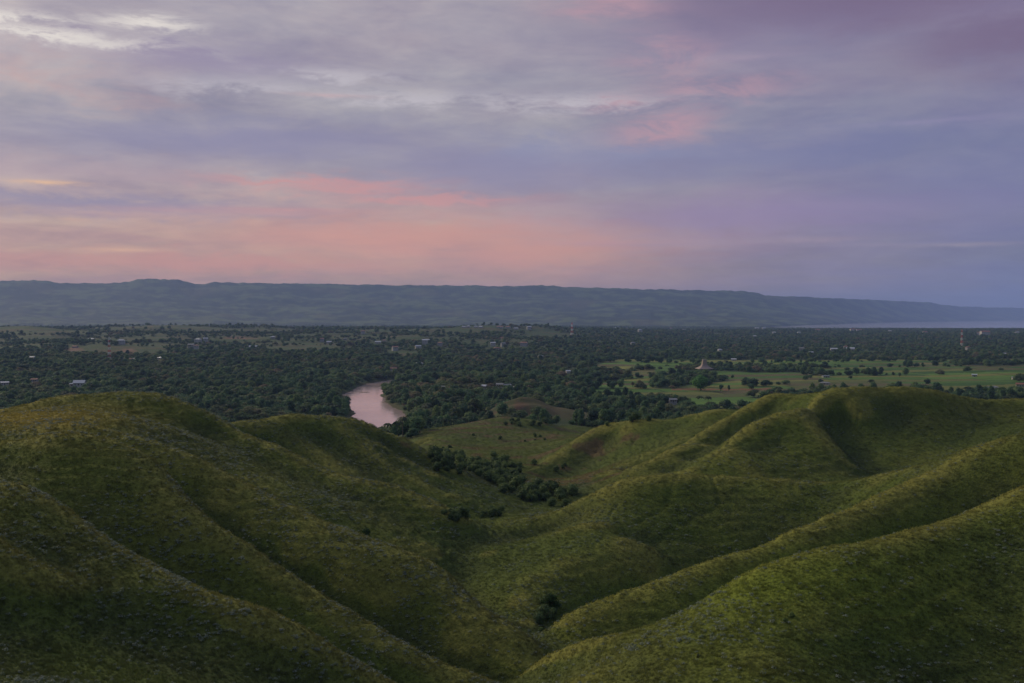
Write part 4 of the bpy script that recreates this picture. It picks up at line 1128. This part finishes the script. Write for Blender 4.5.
# ------------------------------------------------------------------ point instancers for what nobody could count
def instancer(name, pts, idx, scl, rot, sources, tint=None, nrm=None):
    n = len(pts)
    me = bpy.data.meshes.new(name); me.vertices.add(n); me.vertices.foreach_set('co', np.asarray(pts, np.float32).ravel())
    a = me.attributes.new('idx', 'INT', 'POINT'); a.data.foreach_set('value', np.asarray(idx, np.int32))
    a = me.attributes.new('scl', 'FLOAT_VECTOR', 'POINT'); a.data.foreach_set('vector', np.asarray(scl, np.float32).ravel())
    a = me.attributes.new('rot', 'FLOAT_VECTOR', 'POINT'); a.data.foreach_set('vector', np.asarray(rot, np.float32).ravel())
    if tint is not None:
        a = me.attributes.new('tint', 'FLOAT_COLOR', 'POINT'); t = np.ones((n, 4), np.float32); t[:, :3] = tint; a.data.foreach_set('color', t.ravel())
    if nrm is not None:
        a = me.attributes.new('tn', 'FLOAT_VECTOR', 'POINT'); a.data.foreach_set('vector', np.asarray(nrm, np.float32).ravel())
    me.update()
    o = obj(name, me)
    ng = bpy.data.node_groups.new(name, 'GeometryNodeTree')
    ng.interface.new_socket('Geometry', in_out='INPUT', socket_type='NodeSocketGeometry'); ng.interface.new_socket('Geometry', in_out='OUTPUT', socket_type='NodeSocketGeometry')
    gi = ng.nodes.new('NodeGroupInput'); go = ng.nodes.new('NodeGroupOutput')
    j = ng.nodes.new('GeometryNodeJoinGeometry')
    for s in sources[::-1]:
        oi = ng.nodes.new('GeometryNodeObjectInfo'); oi.transform_space = 'ORIGINAL'; oi.inputs['Object'].default_value = s
        if 'As Instance' in oi.inputs: oi.inputs['As Instance'].default_value = False
        g2i = ng.nodes.new('GeometryNodeGeometryToInstance'); ng.links.new(oi.outputs['Geometry'], g2i.inputs[0]); ng.links.new(g2i.outputs[0], j.inputs[0])
    ip = ng.nodes.new('GeometryNodeInstanceOnPoints'); ip.inputs['Pick Instance'].default_value = True
    def na(nm, ty):
        q = ng.nodes.new('GeometryNodeInputNamedAttribute'); q.data_type = ty; q.inputs['Name'].default_value = nm; return q.outputs['Attribute']
    ng.links.new(gi.outputs[0], ip.inputs['Points']); ng.links.new(j.outputs[0], ip.inputs['Instance'])
    ng.links.new(na('idx', 'INT'), ip.inputs['Instance Index']); ng.links.new(na('scl', 'FLOAT_VECTOR'), ip.inputs['Scale'])
    e2r = ng.nodes.new('FunctionNodeEulerToRotation'); ng.links.new(na('rot', 'FLOAT_VECTOR'), e2r.inputs[0]); ng.links.new(e2r.outputs[0], ip.inputs['Rotation'])
    ng.links.new(ip.outputs[0], go.inputs[0])
    md = o.modifiers.new('scatter', 'NODES'); md.node_group = ng
    tag(o, kind='stuff'); return o
# source crowns: the crowns of six real trees and two palms of the scene
def crown_source(k):
    cm = TREES[k][2] if k < 50 else PALMS[k - 100][1]
    for o in SC.objects:
        if o.type == 'MESH' and o.data is cm and o.parent: return o
    r = put_tree(-700 + k, 640, k, 1.0, 0, KD[k] + ' at the far left foot of the hills'); return [c for c in SC.objects if c.parent is r and c.data is cm][0]
srcs = [crown_source(k) for k in (0, 1, 2, 3, 4, 5, 100, 101)]
m = ~is_ind
kk = np.where(wk[m] >= 100, wk[m] - 94, wk[m])
n = int(m.sum())
# the far trees sink a little into the mass of the woods
zo = wz[m] - rng.uniform(.2, 1.6, n) * ws[m]
rot = np.zeros((n, 3)); rot[:, 2] = rng.uniform(0, 6.28, n)
sc_ = np.stack([ws[m] * rng.uniform(1.0, 1.55, n), ws[m] * rng.uniform(1.0, 1.55, n), ws[m] * rng.uniform(.75, 1.1, n)], 1)
instancer('woodland', np.stack([wx[m], wy[m], zo], 1), kk, sc_, rot, srcs)

# ------------------------------------------------------------------ bushes of the gullies and single shrubs
def bush_at(px, py, k, s, label, group=None, mat=None, spread=None):
    X, D, Z = hit(px, py)
    cm = None
    if mat:
        cm = BUSHES[k][1].copy(); cm.materials[0] = M[mat]
    return put_tree(X, D, 50 + k, s, random.uniform(0, 6.28), label, group, None, cm, Z - .1)
_b = random.Random(5)
def chain(pts, n, jx, jy, smin, smax, label, group):
    for i in range(n):
        t = _b.uniform(0, len(pts) - 1); a = int(min(t, len(pts) - 2)); f = t - a
        px = pts[a][0] + (pts[a + 1][0] - pts[a][0]) * f + _b.gauss(0, jx); py = pts[a][1] + (pts[a + 1][1] - pts[a][1]) * f + _b.gauss(0, jy)
        bush_at(px, py, _b.randrange(4), _b.uniform(smin, smax), label, group)
chain([(437,455),(455,462),(480,468),(500,477),(520,490),(545,498),(562,495)], 168, 7, 5, .5, 1.25, 'dark bush in the long thicket along the gully floor', 'bushes of the gully thicket')
chain([(470,462),(500,466),(520,468)], 30, 6, 3, .6, 1.2, 'dark bush in the long thicket along the gully floor', 'bushes of the gully thicket')
chain([(555,470),(585,468)], 3, 5, 2, .6, .9, 'small dark bush on the slope above the gully thicket', 'small bushes above the thicket')
chain([(445,517),(465,518),(490,516),(505,510)], 20, 5, 2, .45, .85, 'low scrub bush in the dip between the left spurs', 'scrub bushes between the left spurs')
chain([(505,425),(535,425),(560,424)], 12, 9, 1.6, .9, 1.5, 'low bush beside the grassy mounds near the conical hill', 'bushes by the grassy mounds')
chain([(650,420),(655,412),(625,424),(600,424)], 7, 5, 1.5, .8, 1.3, 'small bush on the crest line before the fields', 'crest bushes before the fields')
chain([(500,440),(560,440),(440,440)], 8, 14, 5, .4, .8, 'tiny bush dotted on the open slope beyond the gully', 'tiny bushes on the open slope')
for j, (px, py, s) in enumerate([(538,626,.62), (545,622,.75), (553,620,.7), (549,612,.85), (541,634,.5), (556,611,.55), (545,606,.6)]):
    bush_at(px, py, [1, 3, 0, 3, 2, 1, 0][j], s, 'olive bush in the clump at the bottom of the nearest gully', 'bush clump of the nearest gully', 'bush_green' if j in (3, 5) else None)
bush_at(366, 536, 2, .75, 'bright green bush in the fold behind the second left spur', None, 'bush_green')
bush_at(794, 619, 2, .32, 'small dark shrub alone on the near right slope')
bush_at(787, 624, 0, .22, 'lower dark shrub just beside the lone shrub on the near right slope')
bush_at(576, 423, 3, 1.7, 'upright dark bush standing on the crest beyond the gully')

# distinctive trees
V, Fc = lobed_crown(random.Random(3), 13, 12.5, 19, .8, 2600, base=.3, flat=.85)
dome = mesh_from('dome_crown', V, Fc, M['bright'])
V, Fc = trunk_mesh(random.Random(4), 19, 12.5, .7); domet = mesh_from('dome_trunk', V, Fc, M['bark'], True)
X, D, Z = hit(701, 390.5)
r = empty('tree', (X, D, Z), .4); obj('trunk', domet, r); obj('crown', dome, r)
tag(r, 'large domed bright green tree in front of the peaked roof', 'tree')
for px, py, k, s, lab in [(622,384,0,.9,'lone dark tree in the green field left of the tree grove'), (571,385,2,.8,'small tree at the left edge of the green fields'), (633,387,4,.9,'dark round tree standing alone in the middle of the fields'),
                          (675,404,1,1.0,'tall dark tree beside the pale hut before the fields'), (721,391,1,.8,'dark tree just right of the bright domed tree'), (729,391,5,.6,'narrow dark tree second to the right of the domed tree'),
                          (811,379,0,.8,'lone dark tree on the fields right of the grove'), (900,377,2,.9,'lone tree in the far right fields'), (590,377,5,.7,'narrow tree at the back edge of the left fields')]:
    X, D, Z = hit(px, py); put_tree(X, D, k, s, .5, lab, z=Z)
# ================================================================== grass and pale weeds on the near hills
def tuft_mesh(name, rr, blades, R, H, w, mat):
    V = []; Fc = []
    for k in range(blades):
        a = rr.uniform(0, 6.28); q = R * math.sqrt(rr.random()); base = Vector((q * math.cos(a), q * math.sin(a), -.05))
        b = rr.uniform(0, 6.28); lean = Vector((math.cos(b), math.sin(b), 0)) * rr.uniform(.15, .6) * H; h = H * rr.uniform(.55, 1.1)
        sd = Vector((-math.sin(b + rr.uniform(-1, 1)), math.cos(b), 0)) * w * rr.uniform(.7, 1.3)
        i = len(V); mid = base + lean * .4 + Vector((0, 0, h * .6))
        V.extend([base - sd, base + sd, mid + sd * .7, mid - sd * .7, base + lean + Vector((0, 0, h))])
        Fc.append((i, i + 1, i + 2, i + 3)); Fc.append((i + 3, i + 2, i + 4))
    return mesh_from(name, V, Fc, mat)
_g = random.Random(21)
def weed_mesh(name, rr):
    V = []; Fc = []
    for k in range(34):
        d = Vector((rr.gauss(0, 1), rr.gauss(0, 1), abs(rr.gauss(.6, .6)))).normalized(); p = Vector((d.x * .5, d.y * .5, .12 + d.z * .42)) * rr.uniform(.6, 1.05)
        nrm = (d + Vector((rr.gauss(0, .4), rr.gauss(0, .4), .7))).normalized(); t = nrm.orthogonal().normalized(); t.rotate(Matrix.Rotation(rr.uniform(0, 6.28), 3, nrm)); b = nrm.cross(t)
        s = rr.uniform(.06, .15); i = len(V); V.extend([p - t * s, p - b * s * .7, p + t * s, p + b * s * .7]); Fc.append((i, i + 1, i + 2, i + 3))
    return mesh_from(name, V, Fc, M['weed'])
def hold(name, me, px, py):
    X, D, Z = hit(px, py); o = obj(name, me, loc=(X, D, Z)); tag(o, kind='stuff'); return o
g_src = [hold('grass', tuft_mesh('grass_tuft', _g, 20, .34, .50, .022, M['grass']), 300, 660), hold('grass', tuft_mesh('grass_tuft', _g, 16, .28, .66, .020, M['grass']), 700, 660), hold('grass', tuft_mesh('grass_tuft', _g, 24, .42, .36, .026, M['grass']), 500, 640)]
w_src = [hold('weeds', weed_mesh('pale_weed', _g), 200, 640), hold('weeds', weed_mesh('pale_weed', _g), 240, 560)]

def near_points(n, d0, d1, p):
    x, y = scatter(n, d0, d1, p, -40, 1064)
    return x, y
NG = int(330000 * GRASS)
gx, gy = near_points(NG, 48, 840, -.6)
gz = Zf(gx, gy); keep = hill_zone(gx, gy, gz) > .5
gx, gy, gz = gx[keep], gy[keep], gz[keep]
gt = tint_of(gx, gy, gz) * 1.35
pn = fbm(gx / 5, gy / 5, 2, 151)
hs = (.42 + .2 * sstep(-.4, .5, pn)) * rng.uniform(.7, 1.3, len(gx)) * (gy / 90) ** .5
gs = np.stack([hs * 1.1, hs * 1.1, hs * .95 * np.minimum(1, (110 / gy) ** .25)], 1)
nrm = np.stack([-(Zf(gx + .8, gy) - Zf(gx - .8, gy)) / 1.6, -(Zf(gx, gy + .8) - Zf(gx, gy - .8)) / 1.6, np.ones(len(gx))], 1); nrm = nrm + rng.normal(0, .045, nrm.shape)
nrm /= np.linalg.norm(nrm, axis=1)[:, None]
rot = np.zeros((len(gx), 3)); rot[:, 2] = rng.uniform(0, 6.28, len(gx)); rot[:, 0] = rng.normal(0, .12, len(gx))
instancer('grass', np.stack([gx, gy, gz], 1), rng.integers(0, 3, len(gx)), gs, rot, g_src, gt, nrm)
NW = int(170000 * GRASS)
x, y = near_points(NW, 50, 380, -.5)
z = Zf(x, y)
px, py = pix(x, y, z)
cl = fbm(x / 16, y / 16, 3, 161) + .5 * fbm(x / 50, y / 50, 2, 163)
side = interp(px, [(0,.25),(450,.22),(560,.0),(700,-.12),(1024,-.15)])
pr = .05 + .30 * sstep(.05, .6, cl + side) + .14 * (1 - sstep(470, 560, px)) * sstep(-.2, .3, cl)
keep = (rng.uniform(size=len(x)) < pr) & (hill_zone(x, y, z) > .5)
x, y, z = x[keep], y[keep], z[keep]
s = rng.uniform(.25, .62, len(x)) * (y / 100) ** .4
rot = np.zeros((len(x), 3)); rot[:, 2] = rng.uniform(0, 6.28, len(x))
instancer('weeds', np.stack([x, y, z + .12], 1), rng.integers(0, 2, len(x)), np.stack([s, s, s * .8], 1), rot, w_src)
print('grass', len(gx), 'weeds', len(x))
# ================================================================== houses, towers
def box(V, Fc, x0, x1, y0, y1, z0, z1):
    i = len(V); V.extend([Vector(p) for p in [(x0,y0,z0),(x1,y0,z0),(x1,y1,z0),(x0,y1,z0),(x0,y0,z1),(x1,y0,z1),(x1,y1,z1),(x0,y1,z1)]])
    Fc.extend([(i,i+3,i+2,i+1),(i+4,i+5,i+6,i+7),(i,i+1,i+5,i+4),(i+1,i+2,i+6,i+5),(i+2,i+3,i+7,i+6),(i+3,i,i+4,i+7)])
def bar(V, Fc, a, b, r):
    tube(V, Fc, [a, b], [r, r], 4)
def house(px, py, w, d, h, roof, wall, label, hip=False, rz=0.0, pitch=.38, group=None, lift=0.0, dist=None, pos=None):
    if pos: X, D, Z = pos
    elif dist: D = dist; X = (px - PXC) / F * D; Z = float(Zf(np.array([X]), np.array([D]))[0])
    else: X, D, Z = hit(px, py)
    r = empty('house', (X, D, Z + lift), rz)
    V = []; Fc = []
    if not hip:   # gabled walls
        box(V, Fc, -w/2, w/2, -d/2, d/2, -1.5 - lift, h)
        g = d / 2 * pitch * 2
        for sx in (-1, 1):
            i = len(V); x0 = sx * w / 2; x1 = sx * (w / 2 - .2)
            V.extend([Vector((x0, -d/2, h + .002)), Vector((x0, d/2, h + .002)), Vector((x0, 0, h + g * .5 - .12)), Vector((x1, -d/2, h + .002)), Vector((x1, d/2, h + .002)), Vector((x1, 0, h + g * .5 - .12))])
            Fc.extend([(i, i+1, i+2), (i+5, i+4, i+3), (i, i+3, i+4, i+1), (i+1, i+4, i+5, i+2), (i+2, i+5, i+3, i)])
    else: box(V, Fc, -w/2, w/2, -d/2, d/2, -1.5 - lift, h)
    obj('wall', mesh_from('house_wall', V, Fc, M[wall]), r)
    V = []; Fc = []; o = .7; t = .12; rise = (d / 2 + o) * pitch
    rl = (w / 2 + o) if not hip else max(w / 2 - d / 2, .3)
    zb = h - o * pitch + .02
    for (s0, s1) in ((-1, 1),):
        pts = [(-w/2-o, -d/2-o, zb), (w/2+o, -d/2-o, zb), (w/2+o, d/2+o, zb), (-w/2-o, d/2+o, zb), (-rl, 0, zb + rise), (rl, 0, zb + rise)]
        i = len(V); V.extend([Vector(p) for p in pts]); V.extend([Vector((p[0], p[1], p[2] + t)) for p in pts])
        for k in (0, 6):
            q = i + k; fs = [(q, q+1, q+5, q+4), (q+2, q+3, q+4, q+5)]
            if hip: fs += [(q+1, q+2, q+5), (q+3, q, q+4)]
            Fc.extend(fs if k else [f[::-1] for f in fs])
        for a, b in ((0,1),(1,2),(2,3),(3,0)) if hip else ((0,1),(2,3),(1,5),(5,2),(3,4),(4,0)): Fc.append((i+a, i+b, i+b+6, i+a+6))
    obj('roof', mesh_from('house_roof', V, Fc, M[roof]), r)
    def opening(nm, x0, x1, z0, z1):
        V = []; Fc = []; box(V, Fc, x0, x1, -d/2 - .05, -d/2 + .05, z0, z1); p = obj(nm, mesh_from('house_' + nm, V, Fc, M['dark']), r)
        V = []; Fc = []
        for (a, b, c, e) in ((x0 - .12, x0, z0, z1), (x1, x1 + .12, z0, z1), (x0 - .12, x1 + .12, z1, z1 + .12)): box(V, Fc, a, b, -d/2 - .08, -d/2 + .02, c, e)
        obj('frame', mesh_from('opening_frame', V, Fc, M['wood']), p)
    opening('door', -.5, .5, 0, 2.1)
    for cx in (-w * .3, w * .3): opening('window', cx - .6, cx + .6, 1.0, 2.0)
    tag(r, label, 'house', group); return r

def tower(px, py_top, py_base, dist, w0_, w1_, bands, label, first_red=True, dishes=3):
    X = (px - PXC) / F * dist; Z = float(Zf(np.array([X]), np.array([dist]))[0])
    ztop = EYE - (py_top - HZ) / F * dist; H = ztop - Z
    r = empty('telecom_tower', (X, dist, Z), .35)
    def corner(z, k):
        t = z / H; w = w0_ + (w1_ - w0_) * t; sx, sy = [(-1,-1),(1,-1),(1,1),(-1,1)][k]; return Vector((sx * w / 2, sy * w / 2, z))
    nb = bands
    for b in range(nb):
        z0, z1 = H * b / nb, H * (b + 1) / nb - .01; V = []; Fc = []
        n = 3
        for k in range(4): bar(V, Fc, corner(z0 - (1.5 if b == 0 else 0), k), corner(z1, k), .26)
        for s in range(n):
            a, c = z0 + (z1 - z0) * s / n, z0 + (z1 - z0) * (s + 1) / n
            for k in range(4):
                bar(V, Fc, corner(a, k), corner(c, (k + 1) % 4), .12); bar(V, Fc, corner(a, (k + 1) % 4), corner(c, k), .12); bar(V, Fc, corner(c - .1, k), corner(c - .1, (k + 1) % 4), .12)
        red = (b % 2 == 0) == first_red
        obj('red_section' if red else 'white_section', mesh_from('tower_section', V, Fc, M['tower_red' if red else 'tower_white']), r)
    for k in range(dishes):
        zz = H * (.93 - .09 * k); a = k * 2.2; V = []; Fc = []; w = (w0_ + (w1_ - w0_) * zz / H) / 2 + .5
        c = Vector((w * math.cos(a), w * math.sin(a), zz)); tube(V, Fc, [c, c + Vector((math.cos(a), math.sin(a), 0)) * .7], [1.0, 1.1], 12)
        obj('dish', mesh_from('tower_dish', V, Fc, M['tower_white']), r)
    for k in range(3):
        V = []; Fc = []; a = k * 2.09 + .4; rr_ = w1_ / 2 + .8; box(V, Fc, rr_ * math.cos(a) - .18, rr_ * math.cos(a) + .18, rr_ * math.sin(a) - .18, rr_ * math.sin(a) + .18, H - 3.2, H - .4)
        obj('panel_antenna', mesh_from('tower_panel', V, Fc, M['tower_white']), r)
    V = []; Fc = []; tube(V, Fc, [(0, 0, H - .5), (0, 0, H + 4)], [.12, .05], 6); obj('lightning_rod', mesh_from('tower_rod', V, Fc, M['steel']), r)
    tag(r, label, 'telecom tower'); return r

tower(572, 322.5, 345, 3450, 8.5, 3.2, 7, 'tall red and white lattice tower standing among woods near the centre')
tower(109, 337.5, 368, 1950, 6.5, 2.4, 9, 'red and white lattice tower in the woods far left', False)
tower(962, 329.5, 351, 2850, 6.0, 2.2, 7, 'thin red and white lattice tower above the woods by the sea')

# traditional peaked house behind the domed tree
def peaked_house():
    D = 1640.0; X = (704.5 - PXC) / F * D; Z = float(Zf(np.array([X]), np.array([D]))[0])
    top = EYE - (359.6 - HZ) / F * D - Z; ea = EYE - (368.2 - HZ) / F * D - Z
    r = empty('peaked_house', (X, D, Z), .12)
    V = []; Fc = []
    for sx in (-9, -3, 3, 9):
        for sy in (-9, -3, 3, 9): tube(V, Fc, [(sx, sy, -1), (sx, sy, ea)], [.35, .3], 8)
    obj('posts', mesh_from('house_posts', V, Fc, M['wood']), r)
    V = []; Fc = []; box(V, Fc, -8.4, 8.4, -8.4, 8.4, 1.2, ea - .3); w = obj('wall', mesh_from('house_wall', V, Fc, M['grey_wall']), r)
    V = []; Fc = []; box(V, Fc, -.8, .8, -8.5, -8.35, 1.3, 3.6); obj('door', mesh_from('house_door', V, Fc, M['dark']), r)
    prof = [(12.5, ea - .9), (12.4, ea - .6), (8.0, ea + 1.6), (4.6, ea + 3.4), (3.5, ea + 5.2), (2.9, ea + 8.0), (2.4, top - 1.2), (2.5, top - .6), (2.2, top)]
    V = []; Fc = []
    for (q, zz) in prof:
        e = q * (1.0 if q > 5 else 1.25)
        V.extend([Vector((-e, -q, zz)), Vector((e, -q, zz)), Vector((e, q, zz)), Vector((-e, q, zz))])
    for k in range(len(prof) - 1):
        for j in range(4): a = k * 4 + j; b = k * 4 + (j + 1) % 4; Fc.append((a, b, b + 4, a + 4))
    Fc.append((3, 2, 1, 0)); q = (len(prof) - 1) * 4; Fc.append((q, q + 1, q + 2, q + 3))
    rf = obj('roof', mesh_from('peaked_roof', V, Fc, M['thatch']), r)
    for sx in (-1, 1):
        V = []; Fc = []; tube(V, Fc, [(sx * 2.2, 0, top - .2), (sx * 3.0, 0, top + 1.4)], [.18, .08], 6); obj('roof_horn', mesh_from('roof_horn', V, Fc, M['wood']), rf)
    tag(r, 'tall peaked thatched house rising behind the bright domed tree', 'house')
peaked_house()

H = house
H(79, 389.6, 13.5, 10, 3.6, 'metal_roof', 'white_wall', 'bright zinc roofed house just above the left hill crest', rz=.12, pitch=.62, lift=5.5)
H(71, 389.6, 4.5, 4, 3, 'metal_roof', 'white_wall', 'small pale shed left of the bright zinc roofed house', rz=.5, lift=4.5)
H(4, 389.5, 9, 6, 3.2, 'metal_roof', 'white_wall', 'pale house in the woods at the far left edge', rz=.5, lift=6)
for j, (px, py, w, d, h, rf, wl, lab) in enumerate(far):
    X, D, Z = FARPOS[j]
    woods_here = float(wood_density(np.array([X]), np.array([D]), np.array([Z]))[0])
    lift = 5.5 if (woods_here > .4 and D > 1300) else (2.5 if woods_here > .4 else 0)
    house(px, py + 1, w, d, h, rf, wl, lab, pos=(X, D, Z), hip=(j % 3 == 1), rz=random.uniform(-.5, .5), pitch=.42, lift=lift)
